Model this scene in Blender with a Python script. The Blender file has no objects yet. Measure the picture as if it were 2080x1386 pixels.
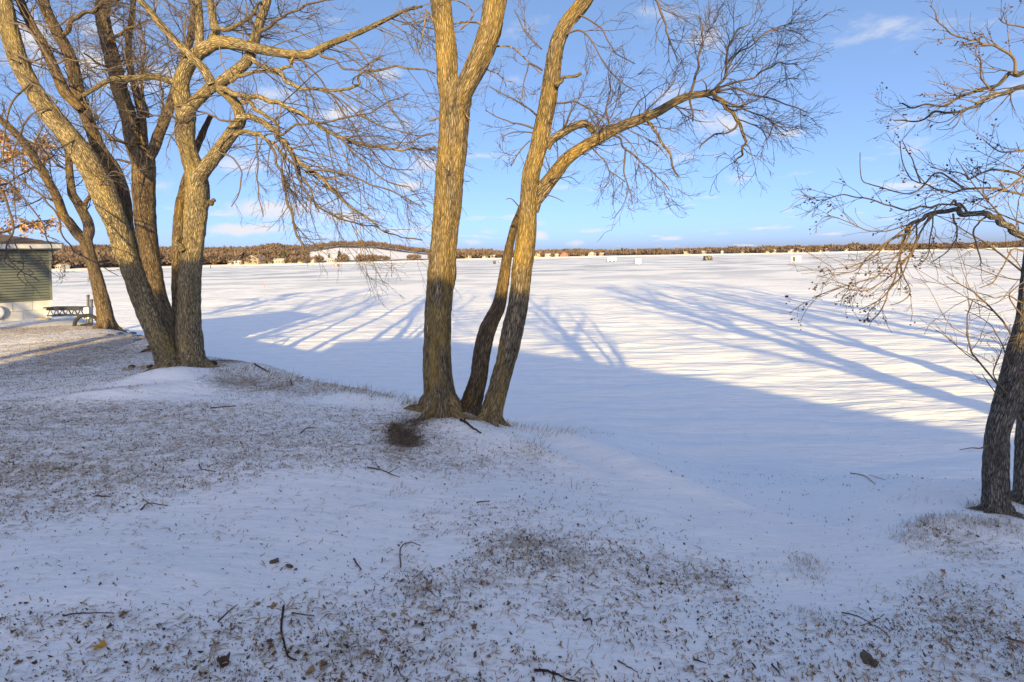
import bpy, math
import numpy as np
from mathutils import Matrix, Vector

# ------------------------------------------------------------------ camera, sky, sun, exposure
scene = bpy.context.scene
rng = np.random.default_rng(11)
CAM_Z = 4.0                      # metres above the lake ice (z = 0)
ROLL, PITCH, SHIFT = math.radians(1.117), math.radians(1.3), -0.0737
SKY_GAMMA = 0.57
CLOUD_OFF = (23.5, 5.11)          # picked so the added cloud layer leaves the view mostly clear
SUN_EL = math.radians(12.6)
SUN_D = np.array([-0.02, math.cos(SUN_EL), -math.sin(SUN_EL)])

cam_d = bpy.data.cameras.new('camera')
cam_d.lens, cam_d.sensor_width, cam_d.shift_y = 18.0, 36.0, SHIFT
cam_d.clip_start, cam_d.clip_end = 0.05, 6000
cam = bpy.data.objects.new('camera', cam_d)
scene.collection.objects.link(cam)
cam.matrix_world = (Matrix.Translation((0, 0, CAM_Z)) @ Matrix.Rotation(math.pi / 2 - PITCH, 4, 'X')
                    @ Matrix.Rotation(-ROLL, 4, 'Z'))
scene.camera = cam
CAM_R = np.array(cam.matrix_world.to_3x3())
CAM_P = np.array([0, 0, CAM_Z])

scene.render.engine = 'CYCLES'
scene.cycles.use_denoising = True
scene.cycles.max_bounces = 6
scene.view_settings.view_transform = 'Standard'
scene.view_settings.look = 'None'
scene.view_settings.gamma = 1.0
scene.view_settings.exposure = 2.37

sun_d = bpy.data.lights.new('sun', 'SUN')
sun_d.energy, sun_d.angle, sun_d.color = 1.85, math.radians(0.55), (1.0, 0.73, 0.28)
sun = bpy.data.objects.new('sun', sun_d)
scene.collection.objects.link(sun)
sun.rotation_euler = Vector(SUN_D).to_track_quat('-Z', 'Y').to_euler()
sun.location = (0, -30, 30)

world = bpy.data.worlds.new('World')
scene.world = world
world.use_nodes = True


def ray(px, py):
    v = np.array([(px - 1040) / 1040, ((693 - py) / 2080 + SHIFT) / 0.5, -1.0])
    return CAM_R @ v


def at(px, py, Y):
    """world point seen at photo pixel (px, py), Y metres ahead"""
    d = ray(px, py)
    return CAM_P + d * (Y / d[1])


def build_sky():
    nt = world.node_tree
    N, L = nt.nodes, nt.links
    N.clear()
    out = N.new('ShaderNodeOutputWorld')
    bg = N.new('ShaderNodeBackground')
    bg.inputs['Strength'].default_value = 0.15
    sky = N.new('ShaderNodeTexSky')
    sky.sky_type = 'NISHITA'
    sky.sun_disc = False
    sky.sun_elevation = SUN_EL
    sky.sun_rotation = math.radians(180)
    sky.altitude = 300
    sky.air_density = 0.2
    sky.dust_density = 2.5
    sky.ozone_density = 3.5

    def math_(op, a, b=None, c=None):
        n = N.new('ShaderNodeMath')
        n.operation = op
        for i, v in enumerate((a, b, c)):
            if v is None:
                continue
            if isinstance(v, (int, float)):
                n.inputs[i].default_value = v
            else:
                L.new(v, n.inputs[i])
        return n.outputs[0]
    tc = N.new('ShaderNodeTexCoord')
    sep = N.new('ShaderNodeSeparateXYZ')
    L.new(tc.outputs['Generated'], sep.inputs[0])
    ay = math_('MAXIMUM', math_('ABSOLUTE', sep.outputs[1]), 0.05)
    az = math_('DIVIDE', sep.outputs[0], ay)
    el = math_('DIVIDE', sep.outputs[2], ay)
    comb = N.new('ShaderNodeCombineXYZ')
    L.new(math_('MULTIPLY', az, 1.0), comb.inputs[0])
    L.new(math_('MULTIPLY', el, 2.2), comb.inputs[1])
    n1 = N.new('ShaderNodeTexNoise')
    n1.inputs['Scale'].default_value = 13
    n1.inputs['Detail'].default_value = 7
    n1.inputs['Roughness'].default_value = 0.62
    L.new(comb.outputs[0], n1.inputs['Vector'])
    puffs = [(828, 377, 38, 15, 1), (780, 152, 45, 20, .8), (820, 255, 45, 20, .55), (560, 205, 70, 28, .8),
             (690, 235, 60, 20, .8), (1450, 250, 95, 34, .75), (1590, 272, 60, 14, .6), (1500, 366, 42, 16, .8),
             (1628, 400, 12, 8, .7), (1597, 429, 18, 6, .6), (1095, 478, 22, 12, 1), (1170, 493, 28, 9, .8),
             (1300, 474, 20, 9, .4), (1468, 473, 24, 7, .5), (560, 425, 130, 26, 1), (700, 440, 110, 16, .95),
             (500, 465, 110, 14, 1), (830, 470, 80, 12, .7), (640, 480, 110, 9, .6), (990, 470, 40, 9, .6),
             (190, 130, 60, 45, .8), (60, 70, 70, 60, .9), (330, 160, 80, 50, .7), (210, 60, 60, 40, .7),
             (1215, 270, 40, 16, .35), (280, 380, 60, 30, .7), (130, 330, 70, 40, .6), (1210, 160, 40, 18, .4),
             (960, 492, 30, 7, .6), (1680, 218, 22, 6, .5)]
    acc = None
    for px, py, rx, ry, s in puffs:
        d = ray(px, py)
        a0, e0 = d[0] / d[1], d[2] / d[1]
        dx = math_('MULTIPLY', math_('SUBTRACT', az, a0), 1040 / rx)
        dy = math_('MULTIPLY', math_('SUBTRACT', el, e0), 1040 / ry)
        q = math_('ADD', math_('MULTIPLY', dx, dx), math_('MULTIPLY', dy, dy))
        g = math_('MULTIPLY', math_('EXPONENT', math_('MULTIPLY', q, -0.8)), s)
        acc = g if acc is None else math_('MAXIMUM', acc, g)
    # broken cloud layer over the whole sky, added to brighten and neutralise the shade
    n2 = N.new('ShaderNodeTexNoise')
    n2.inputs['Scale'].default_value = 1.5
    n2.inputs['Detail'].default_value = 9
    n2.inputs['Roughness'].default_value = 0.58
    zc = math_('ADD', math_('MAXIMUM', sep.outputs[2], 0.0), 0.12)
    comb2 = N.new('ShaderNodeCombineXYZ')
    L.new(math_('ADD', math_('DIVIDE', sep.outputs[0], zc), CLOUD_OFF[0]), comb2.inputs[0])
    L.new(math_('ADD', math_('DIVIDE', sep.outputs[1], zc), CLOUD_OFF[1]), comb2.inputs[1])
    L.new(comb2.outputs[0], n2.inputs['Vector'])
    m2 = N.new('ShaderNodeMapRange')
    m2.interpolation_type = 'SMOOTHSTEP'
    m2.inputs['From Min'].default_value = 0.57
    m2.inputs['From Max'].default_value = 0.70
    L.new(n2.outputs[0], m2.inputs['Value'])
    base = m2.outputs[0]
    tot = math_('ADD', math_('MULTIPLY', math_('SUBTRACT', n1.outputs[0], 0.5), 2.6), math_('SUBTRACT', math_('MULTIPLY', acc, 1.5), 0.72))
    mr = N.new('ShaderNodeMapRange')
    mr.interpolation_type = 'SMOOTHSTEP'
    mr.inputs['From Min'].default_value = -0.2
    mr.inputs['From Max'].default_value = 0.9
    L.new(tot, mr.inputs['Value'])
    dens = math_('MULTIPLY', math_('MULTIPLY', mr.outputs[0], math_('MINIMUM', math_('MULTIPLY', acc, 3), 1.0)), 0.95)
    dens = math_('MAXIMUM', dens, math_('MULTIPLY', base, 0.75))
    mix = N.new('ShaderNodeMix')
    mix.data_type = 'RGBA'
    L.new(dens, mix.inputs[0])
    gam = N.new('ShaderNodeGamma')
    gam.inputs['Gamma'].default_value = SKY_GAMMA
    L.new(sky.outputs[0], gam.inputs[0])
    mix.inputs[7].default_value = (1.15, 1.13, 1.17, 1)
    bal = N.new('ShaderNodeMix')
    bal.data_type, bal.blend_type = 'RGBA', 'MULTIPLY'
    bal.inputs[0].default_value = 1.0
    bal.inputs[7].default_value = (1.02, 0.925, 0.865, 1)
    hs = N.new('ShaderNodeHueSaturation')
    hs.inputs['Saturation'].default_value = 1.2
    L.new(gam.outputs[0], hs.inputs['Color'])
    L.new(hs.outputs[0], bal.inputs[6])
    L.new(bal.outputs[2], mix.inputs[6])
    L.new(mix.outputs[2], bg.inputs[0])
    L.new(bg.outputs[0], out.inputs[0])


build_sky()

# ------------------------------------------------------------------ helpers
COL = scene.collection


def norm(v):
    return v / np.maximum(np.linalg.norm(v, axis=-1, keepdims=True), 1e-9)


def hash2(ix, iy, seed):
    h = (ix.astype(np.int64) * 374761393 + iy.astype(np.int64) * 668265263 + seed * 1442695041) & 0x7fffffff
    h = (h ^ (h >> 13)) * 1274126177 & 0x7fffffff
    h = (h ^ (h >> 16)) * 1103515245 & 0x7fffffff
    return ((h >> 8) & 0xffff) / 65535.0


def vnoise(x, y, seed=0):
    x, y = np.asarray(x, float), np.asarray(y, float)
    ix, iy = np.floor(x), np.floor(y)
    fx, fy = x - ix, y - iy
    fx, fy = fx * fx * (3 - 2 * fx), fy * fy * (3 - 2 * fy)
    a, b = hash2(ix, iy, seed), hash2(ix + 1, iy, seed)
    c, d = hash2(ix, iy + 1, seed), hash2(ix + 1, iy + 1, seed)
    return (a + (b - a) * fx) * (1 - fy) + (c + (d - c) * fx) * fy - 0.5


def fbm(x, y, seed=0, oct=4, gain=0.5):
    s, a = 0, 1.0
    for i in range(oct):
        s = s + a * vnoise(x * 2 ** i + 17.3 * i, y * 2 ** i - 9.1 * i, seed + i)
        a *= gain
    return s


def smooth01(t):
    t = np.clip(t, 0, 1)
    return t * t * (3 - 2 * t)


def mk(name, V, quads=None, tris=None, mat=None, parent=None, smooth=True, attr=None, fattr=None):
    """one mesh object from numpy arrays"""
    V = np.asarray(V, np.float32)
    me = bpy.data.meshes.new(name)
    parts = []
    if quads is not None and len(quads):
        parts.append(np.asarray(quads, np.int32))
    if tris is not None and len(tris):
        parts.append(np.asarray(tris, np.int32))
    loops = np.concatenate([p.ravel() for p in parts])
    sizes = np.concatenate([np.full(len(p), p.shape[1], np.int32) for p in parts])
    starts = np.concatenate([[0], np.cumsum(sizes)[:-1]]).astype(np.int32)
    me.vertices.add(len(V))
    me.vertices.foreach_set('co', V.ravel())
    me.loops.add(len(loops))
    me.loops.foreach_set('vertex_index', loops)
    me.polygons.add(len(sizes))
    me.polygons.foreach_set('loop_start', starts)
    me.polygons.foreach_set('loop_total', sizes)
    me.polygons.foreach_set('use_smooth', np.full(len(sizes), smooth))
    if attr:
        for k, a in attr.items():
            a = np.asarray(a, np.float32)
            if a.ndim == 1:
                me.attributes.new(k, 'FLOAT', 'POINT').data.foreach_set('value', a)
            else:
                me.attributes.new(k, 'FLOAT_VECTOR', 'POINT').data.foreach_set('vector', a.ravel())
    me.update(calc_edges=True)
    me.validate()
    if mat:
        me.materials.append(mat)
    o = bpy.data.objects.new(name, me)
    COL.objects.link(o)
    if parent is not None:
        o.parent = parent
        # geometry is given in world space: keep it there
        o.matrix_parent_inverse = Matrix.Translation(-Vector(parent.location)) if parent.rotation_euler.z == 0 else parent.matrix_world.inverted()
    return o


def tag(o, label=None, cat=None, group=None, kind=None):
    if label:
        o['label'] = label
    if cat:
        o['category'] = cat
    if group:
        o['group'] = group
    if kind:
        o['kind'] = kind
    return o


def thing(name, loc, label, cat, group=None):
    o = bpy.data.objects.new(name, None)
    o.empty_display_size = 0.2
    COL.objects.link(o)
    o.location = tuple(float(c) for c in loc)
    return tag(o, label, cat, group)


class MB:
    """collects shapes for one mesh"""

    def __init__(s):
        s.V, s.Q, s.T, s.n = [], [], [], 0

    def add(s, V, Q=None, T=None):
        V = np.asarray(V, float)
        s.V.append(V)
        if Q is not None and len(Q):
            s.Q.append(np.asarray(Q) + s.n)
        if T is not None and len(T):
            s.T.append(np.asarray(T) + s.n)
        s.n += len(V)
        return s

    def box(s, c, size, R=None, bevel=0):
        h = np.asarray(size) / 2
        P = np.array([[x, y, z] for x in (-1, 1) for y in (-1, 1) for z in (-1, 1)]) * h
        if R is not None:
            P = P @ np.asarray(R).T
        return s.add(P + np.asarray(c), [[0, 1, 3, 2], [4, 6, 7, 5], [0, 4, 5, 1], [2, 3, 7, 6], [0, 2, 6, 4], [1, 5, 7, 3]])

    def bar(s, a, b, r, sides=6):
        P = np.array([[a, b]], float)
        V, Q = tubes(P, np.full((1, 2), r), sides)
        s.add(V, Q)
        n = sides
        return s.add(V[:n], None, [[0, i, i + 1] for i in range(1, n - 1)]).add(V[n:], None, [[0, i, i + 1] for i in range(1, n - 1)])

    def build(s, name, mat, parent=None, smooth=False):
        return mk(name, np.concatenate(s.V), np.concatenate(s.Q) if s.Q else None,
                  np.concatenate(s.T) if s.T else None, mat, parent, smooth)


def rotz(a):
    c, s = math.cos(a), math.sin(a)
    return np.array([[c, -s, 0], [s, c, 0], [0, 0, 1]])


def tubes(P, R, sides):
    """many tubes at once: P (M,K,3), R (M,K) -> verts, quads"""
    M, K, _ = P.shape
    T = norm(np.gradient(P, axis=1))
    ref = np.where(np.abs(T[..., 2:3]) > 0.85, np.array([1.0, 0.1, 0]), np.array([0.05, 0.1, 1.0]))
    A = norm(np.cross(T, ref))
    # keep the frame steady along each tube
    for k in range(1, K):
        a = A[:, k - 1] - T[:, k] * np.sum(A[:, k - 1] * T[:, k], -1, keepdims=True)
        A[:, k] = norm(a)
    B = np.cross(T, A)
    th = np.arange(sides) * 2 * math.pi / sides
    V = (P[:, :, None] + R[..., None, None] * (A[:, :, None] * np.cos(th)[None, None, :, None] + B[:, :, None] * np.sin(th)[None, None, :, None]))
    idx = np.arange(M * K * sides).reshape(M, K, sides)
    a, b = idx[:, :-1], idx[:, 1:]
    Q = np.stack([a, np.roll(a, -1, 2), np.roll(b, -1, 2), b], -1).reshape(-1, 4)
    return V.reshape(-1, 3), Q


def spline(P, R, step):
    """Catmull-Rom resample of a polyline with radii, about one point every `step` metres"""
    P, R = np.asarray(P, float), np.asarray(R, float)
    D = np.concatenate([P, R[:, None]], 1)
    D = np.concatenate([2 * D[:1] - D[1:2], D, 2 * D[-1:] - D[-2:-1]])
    out = []
    for i in range(1, len(D) - 2):
        n = max(2, int(math.ceil(np.linalg.norm(D[i + 1, :3] - D[i, :3]) / step)))
        t = (np.arange(n) / n)[:, None]
        p0, p1, p2, p3 = D[i - 1], D[i], D[i + 1], D[i + 2]
        out.append(0.5 * ((2 * p1) + (-p0 + p2) * t + (2 * p0 - 5 * p1 + 4 * p2 - p3) * t ** 2 + (-p0 + 3 * p1 - 3 * p2 + p3) * t ** 3))
    out.append(D[-2:-1])
    D = np.concatenate(out)
    return D[:, :3], np.maximum(D[:, 3], 0.0015)


# ------------------------------------------------------------------ materials
def material(name):
    m = bpy.data.materials.new(name)
    m.use_nodes = True
    nt = m.node_tree
    b = nt.nodes['Principled BSDF']
    b.inputs['Roughness'].default_value = 0.85
    b.inputs['Specular IOR Level'].default_value = 0.25
    return m, nt, b


def nd(nt, typ, **kw):
    n = nt.nodes.new(typ)
    for k, v in kw.items():
        if k in n.inputs:
            n.inputs[k].default_value = v
        else:
            setattr(n, k, v)
    return n


def ramp(nt, fac, stops, interp='LINEAR'):
    r = nt.nodes.new('ShaderNodeValToRGB')
    r.color_ramp.interpolation = interp
    e = r.color_ramp.elements
    while len(e) < len(stops):
        e.new(0.5)
    for i, (p, c) in enumerate(stops):
        e[i].position = p
        e[i].color = (*c, 1) if len(c) == 3 else c
    nt.links.new(fac, r.inputs[0])
    return r.outputs[0]


def mixc(nt, fac, a, b, blend='MIX'):
    m = nt.nodes.new('ShaderNodeMix')
    m.data_type = 'RGBA'
    m.blend_type = blend
    for sock, v in ((m.inputs[0], fac), (m.inputs[6], a), (m.inputs[7], b)):
        if isinstance(v, (int, float)):
            sock.default_value = v
        elif isinstance(v, tuple):
            sock.default_value = (*v, 1)
        else:
            nt.links.new(v, sock)
    return m.outputs[2]


def flat(name, col, rough=0.8, spec=0.2, var=0.15, scale=6.0, bump=0.0):
    """plain procedural surface with a little mottling"""
    m, nt, b = material(name)
    tc = nd(nt, 'ShaderNodeTexCoord')
    n = nd(nt, 'ShaderNodeTexNoise', Scale=scale, Detail=5.0)
    nt.links.new(tc.outputs['Object'], n.inputs['Vector'])
    lo = tuple(c * (1 - var) for c in col)
    hi = tuple(min(1, c * (1 + var)) for c in col)
    nt.links.new(ramp(nt, n.outputs[0], [(0.3, lo), (0.7, hi)]), b.inputs['Base Color'])
    b.inputs['Roughness'].default_value = rough
    b.inputs['Specular IOR Level'].default_value = spec
    if bump:
        bp = nd(nt, 'ShaderNodeBump', Strength=bump, Distance=0.02)
        nt.links.new(n.outputs[0], bp.inputs['Height'])
        nt.links.new(bp.outputs[0], b.inputs['Normal'])
    return m


def island(name, stops, rough=0.85, trans=0.0):
    """colour picked at random for each loose piece"""
    m, nt, b = material(name)
    g = nd(nt, 'ShaderNodeNewGeometry')
    nt.links.new(ramp(nt, g.outputs['Random Per Island'], stops), b.inputs['Base Color'])
    b.inputs['Roughness'].default_value = rough
    return m


def bark(name, ridge, furrow, lichen, lich_amt, pale_amt=0.35, fine=1.0):
    m, nt, b = material(name)
    L = nt.links
    at_ = nd(nt, 'ShaderNodeAttribute', attribute_name='bark')
    mp = nd(nt, 'ShaderNodeMapping')
    mp.inputs['Scale'].default_value = (62 * fine, 62 * fine, 9 * fine)
    L.new(at_.outputs['Vector'], mp.inputs[0])
    wob = nd(nt, 'ShaderNodeTexNoise', Scale=0.6, Detail=3.0)
    L.new(mp.outputs[0], wob.inputs['Vector'])
    warp = nd(nt, 'ShaderNodeVectorMath', operation='MULTIPLY_ADD')
    L.new(wob.outputs[1], warp.inputs[0])
    warp.inputs[1].default_value = (1.6, 1.6, 1.6)
    L.new(mp.outputs[0], warp.inputs[2])
    vo = nd(nt, 'ShaderNodeTexVoronoi', feature='DISTANCE_TO_EDGE', Scale=1.0)
    L.new(warp.outputs[0], vo.inputs['Vector'])
    no = nd(nt, 'ShaderNodeTexNoise', Scale=1.3, Detail=6.0, Roughness=0.65)
    L.new(warp.outputs[0], no.inputs['Vector'])
    hgt = nd(nt, 'ShaderNodeMath', operation='MULTIPLY_ADD')
    r1 = ramp(nt, vo.outputs[0], [(0.0, (0, 0, 0)), (0.32, (1, 1, 1))])
    L.new(r1, hgt.inputs[0])
    hgt.inputs[1].default_value = 0.5
    L.new(no.outputs[0], hgt.inputs[2])
    colr = ramp(nt, hgt.outputs[0], [(0.42, tuple(.7 * f for f in furrow)), (0.70, tuple(0.6 * f + 0.4 * r for f, r in zip(furrow, ridge))), (0.98, ridge)])
    # lichen in soft vertical clouds
    mp2 = nd(nt, 'ShaderNodeMapping')
    mp2.inputs['Scale'].default_value = (5, 5, 1.6)
    L.new(at_.outputs['Vector'], mp2.inputs[0])
    ln = nd(nt, 'ShaderNodeTexNoise', Scale=1.0, Detail=5.0, Roughness=0.6)
    L.new(mp2.outputs[0], ln.inputs['Vector'])
    lm = ramp(nt, ln.outputs[0], [(0.62 - 0.3 * lich_amt, (0, 0, 0)), (0.86 - 0.25 * lich_amt, (1, 1, 1))])
    lm2 = mixc(nt, 1.0, lm, ramp(nt, hgt.outputs[0], [(0.35, (.25, .25, .25)), (0.9, (.85, .85, .85))]), 'MULTIPLY')
    c2 = mixc(nt, lm2, colr, lichen)
    # long weather streaks and darker bands
    mp4 = nd(nt, 'ShaderNodeMapping')
    mp4.inputs['Scale'].default_value = (13, 13, 2.2)
    L.new(at_.outputs['Vector'], mp4.inputs[0])
    wn = nd(nt, 'ShaderNodeTexNoise', Scale=1.0, Detail=6.0, Roughness=0.65)
    L.new(mp4.outputs[0], wn.inputs['Vector'])
    c2 = mixc(nt, 1.0, c2, ramp(nt, wn.outputs[0], [(0.32, (.5, .5, .52)), (0.5, (.9, .9, .9)), (0.68, (1.15, 1.12, 1.08))]), 'MULTIPLY')
    # pale flecks
    mp3 = nd(nt, 'ShaderNodeMapping')
    mp3.inputs['Scale'].default_value = (120, 120, 55)
    L.new(at_.outputs['Vector'], mp3.inputs[0])
    pn = nd(nt, 'ShaderNodeTexNoise', Scale=1.0, Detail=2.0)
    L.new(mp3.outputs[0], pn.inputs['Vector'])
    pm = ramp(nt, pn.outputs[0], [(0.70 - 0.1 * pale_amt, (0, 0, 0)), (0.80 - 0.1 * pale_amt, (1, 1, 1))])
    pmul = mixc(nt, 1.0, pm, (pale_amt, pale_amt, pale_amt), 'MULTIPLY')
    c3 = mixc(nt, pmul, c2, (0.50, 0.47, 0.42))
    L.new(c3, b.inputs['Base Color'])
    b.inputs['Roughness'].default_value = 0.95
    b.inputs['Specular IOR Level'].default_value = 0.1
    bp = nd(nt, 'ShaderNodeBump', Strength=1.0, Distance=0.022)
    L.new(hgt.outputs[0], bp.inputs['Height'])
    L.new(bp.outputs[0], b.inputs['Normal'])
    return m


def snow_mat(name, bank):
    m, nt, b = material(name)
    L = nt.links
    geo = nd(nt, 'ShaderNodeNewGeometry')
    n1 = nd(nt, 'ShaderNodeTexNoise', Scale=2.2, Detail=6.0, Roughness=0.6)
    L.new(geo.outputs['Position'], n1.inputs['Vector'])
    snow = ramp(nt, n1.outputs[0], [(0.3, (0.885, 0.89, 0.90)), (0.7, (0.94, 0.94, 0.94))])
    n2 = nd(nt, 'ShaderNodeTexNoise', Scale=38.0, Detail=6.0, Roughness=0.7)
    L.new(geo.outputs['Position'], n2.inputs['Vector'])
    if bank:
        at_ = nd(nt, 'ShaderNodeAttribute', attribute_name='litter')
        mp = nd(nt, 'ShaderNodeMapping')
        mp.inputs['Scale'].default_value = (9, 22, 9)
        mp.inputs['Rotation'].default_value = (0, 0, math.radians(-18))
        L.new(geo.outputs['Position'], mp.inputs[0])
        n3 = nd(nt, 'ShaderNodeTexNoise', Scale=1.0, Detail=9.0, Roughness=0.72)
        L.new(mp.outputs[0], n3.inputs['Vector'])
        s = nd(nt, 'ShaderNodeMath', operation='MULTIPLY_ADD')
        L.new(at_.outputs['Fac'], s.inputs[0])
        s.inputs[1].default_value = 0.30
        L.new(n3.outputs[0], s.inputs[2])
        mask = ramp(nt, s.outputs[0], [(0.60, (0, 0, 0)), (0.80, (1, 1, 1))])
        n4 = nd(nt, 'ShaderNodeTexNoise', Scale=60.0, Detail=4.0)
        L.new(geo.outputs['Position'], n4.inputs['Vector'])
        dirt = ramp(nt, n4.outputs[0], [(0.3, (0.16, 0.115, 0.08)), (0.5, (0.30, 0.225, 0.155)), (0.72, (0.44, 0.355, 0.25))])
        mm = mixc(nt, 1.0, mask, (0.55, 0.55, 0.55), 'MULTIPLY')
        col = mixc(nt, mm, snow, dirt)
    else:
        # wind-scoured patches where grey ice shows, out on the lake
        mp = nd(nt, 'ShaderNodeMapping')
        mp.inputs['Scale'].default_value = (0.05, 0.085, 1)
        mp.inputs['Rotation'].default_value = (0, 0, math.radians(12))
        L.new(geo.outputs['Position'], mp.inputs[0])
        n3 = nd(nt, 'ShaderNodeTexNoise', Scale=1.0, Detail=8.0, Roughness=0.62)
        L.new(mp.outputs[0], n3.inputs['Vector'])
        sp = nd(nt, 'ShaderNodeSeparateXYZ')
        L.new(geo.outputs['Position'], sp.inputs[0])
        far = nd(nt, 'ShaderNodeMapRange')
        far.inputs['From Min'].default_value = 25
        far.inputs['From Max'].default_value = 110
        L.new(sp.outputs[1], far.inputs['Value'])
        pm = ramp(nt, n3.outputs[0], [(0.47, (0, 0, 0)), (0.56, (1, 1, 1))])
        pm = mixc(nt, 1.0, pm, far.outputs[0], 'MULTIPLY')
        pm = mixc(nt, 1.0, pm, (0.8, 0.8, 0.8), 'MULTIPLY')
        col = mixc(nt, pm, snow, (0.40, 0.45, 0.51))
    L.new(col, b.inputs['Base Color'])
    b.inputs['Roughness'].default_value = 0.7
    b.inputs['Specular IOR Level'].default_value = 0.25
    # wind ripple and grain
    mpr = nd(nt, 'ShaderNodeMapping')
    mpr.inputs['Scale'].default_value = (2.2, 9.0, 3)
    mpr.inputs['Rotation'].default_value = (0, 0, math.radians(-20))
    L.new(geo.outputs['Position'], mpr.inputs[0])
    nr = nd(nt, 'ShaderNodeTexNoise', Scale=1.0, Detail=6.0, Roughness=0.6)
    L.new(mpr.outputs[0], nr.inputs['Vector'])
    b0 = nd(nt, 'ShaderNodeBump', Strength=0.35 if bank else 0.85, Distance=0.05 if bank else 0.26)
    mp0 = nd(nt, 'ShaderNodeMapping')
    mp0.inputs['Scale'].default_value = (1.1, 2.6, 1) if bank else (0.30, 1.3, 1)
    mp0.inputs['Rotation'].default_value = (0, 0, math.radians(-14))
    L.new(geo.outputs['Position'], mp0.inputs[0])
    n0 = nd(nt, 'ShaderNodeTexNoise', Scale=1.0, Detail=7.0, Roughness=0.55)
    L.new(mp0.outputs[0], n0.inputs['Vector'])
    L.new(n0.outputs[0], b0.inputs['Height'])
    b1 = nd(nt, 'ShaderNodeBump', Strength=0.5 if bank else 0.45, Distance=0.05)
    L.new(b0.outputs[0], b1.inputs['Normal'])
    L.new(nr.outputs[0], b1.inputs['Height'])
    b2 = nd(nt, 'ShaderNodeBump', Strength=0.45, Distance=0.008)
    L.new(n2.outputs[0], b2.inputs['Height'])
    L.new(b1.outputs[0], b2.inputs['Normal'])
    L.new(b2.outputs[0], b.inputs['Normal'])
    return m


M_BANK = snow_mat('bank_snow', True)
M_LAKE = snow_mat('lake_snow', False)
M_BARK_GOLD = bark('golden_lichen_bark', (0.385, 0.31, 0.21), (0.058, 0.043, 0.031), (0.47, 0.31, 0.065), 0.66, 0.4)
M_BARK_TAN = bark('tan_bark', (0.50, 0.41, 0.255), (0.075, 0.056, 0.037), (0.47, 0.345, 0.11), 0.45, 0.25, 1.25)
M_BARK_DARK = bark('brown_bark', (0.27, 0.205, 0.14), (0.058, 0.041, 0.028), (0.36, 0.23, 0.06), 0.4, 0.3)
M_BARK_GREY = bark('grey_bark', (0.36, 0.32, 0.275), (0.065, 0.055, 0.046), (0.28, 0.22, 0.08), 0.25, 0.5, 1.7)
M_TWIG = island('twig_bark', [(0, (0.055, 0.043, 0.036)), (0.5, (0.10, 0.077, 0.062)), (1, (0.17, 0.13, 0.10))])
M_TWIG_R = island('twig_bark_olive', [(0, (0.08, 0.056, 0.036)), (0.5, (0.15, 0.105, 0.062)), (1, (0.22, 0.165, 0.09))])

# ------------------------------------------------------------------ ground and lake
_cp = np.array([(0, 0, 1.65), (-2, 2, 1.60), (2, 2, 1.76), (-.7, 5.75, 1.78), (0.1, 5.45, 1.93), (-4.5, 7, 1.50), (-3, 6, 1.62),
                (-8, 9.5, 1.58), (-13, 14.5, 1.60), (-6, 4, 1.52), (3.6, 3.8, 2.03), (4.4, 4.0, 2.0), (3, 2.5, 1.95), (1.5, 4, 2.08),
                (0.6, 4.3, 1.97), (2.0, 3.2, 2.08), (6, 3, 2.0), (0, 3.5, 1.78), (-2, 4.3, 1.62), (-10, 5, 1.5), (-1.2, 6.1, 1.74),
                (-2.2, 6.5, 1.70), (0, -6, 1.6), (-8, -6, 1.5), (8, -6, 1.7), (-18, 14, 1.5), (14, 3, 1.9), (1.0, 5.4, 2.02), (-5.5, 8.6, 1.6)])
_ex = np.array([-60, -22, -13.5, -10, -7, -4.2, -2.8, -1.2, .05, 1.0, 1.5, 2.0, 2.5, 3.0, 3.55, 5, 9, 60])
_ey = np.array([30, 19, 15.6, 12.6, 10.0, 7.9, 7.0, 6.25, 5.75, 5.45, 4.5, 3.6, 3.5, 4.1, 4.5, 4.3, 1.5, -3.0])
_ek = np.array([.4, .4, .4, .42, .42, .45, .5, .55, .55, .5, .36, .31, .33, .42, .5, .5, .5, .5])
BUMPS = []   # (x, y, sx, sy, angle, height) drifts and humps


def edge_s(x, y):
    return y - np.interp(x, _ex, _ey) + 0.18 * fbm(x * 0.9, y * 0.9, 5, 3)


def ground_z(x, y):
    x, y = np.asarray(x, float), np.asarray(y, float)
    num, den = 0, 0
    for cx, cy, d in _cp:
        w = 1 / ((x - cx) ** 2 + (y - cy) ** 2 + 0.35) ** 1.6
        num, den = num + w * d, den + w
    z = CAM_Z - num / den
    s = edge_s(x, y)
    k = np.interp(x, _ex, _ek)
    w = np.interp(x, [-30, -6, -4, .9, 1.5, 2.8, 3.4], [.2, .2, .10, .09, .22, .22, .14])
    z = z - k * w * np.logaddexp(0, s / w)
    z = z - 0.03 * np.exp(-(s / 0.25) ** 2) * 0
    # soft floor at the ice
    c = 0.34
    z = c * np.logaddexp(0, z / c)
    on = smooth01((s + 0.3) / 2.5)                 # 0 on the bank, 1 on the ice
    far = 1 - smooth01((np.hypot(x, y) - 70) / 70)
    z = z + far * (on * (0.13 * fbm(x * .12 + 3, y * .2, 21, 3) + 0.075 * fbm(x * .5 + y * .25, y * 1.3 - x * .3, 31, 4))
                   + (1 - on) * (0.035 * fbm(x * 1.1, y * 1.1, 41, 4) + 0.012 * fbm(x * 5 + y * 2, y * 9 - x * 3, 51, 3)))
    for bx, by, sx, sy, a, h in BUMPS:
        dx, dy = x - bx, y - by
        u, v = dx * math.cos(a) + dy * math.sin(a), -dx * math.sin(a) + dy * math.cos(a)
        z = z + h * np.exp(-(u / sx) ** 2 - (v / sy) ** 2)
    return z


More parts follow.
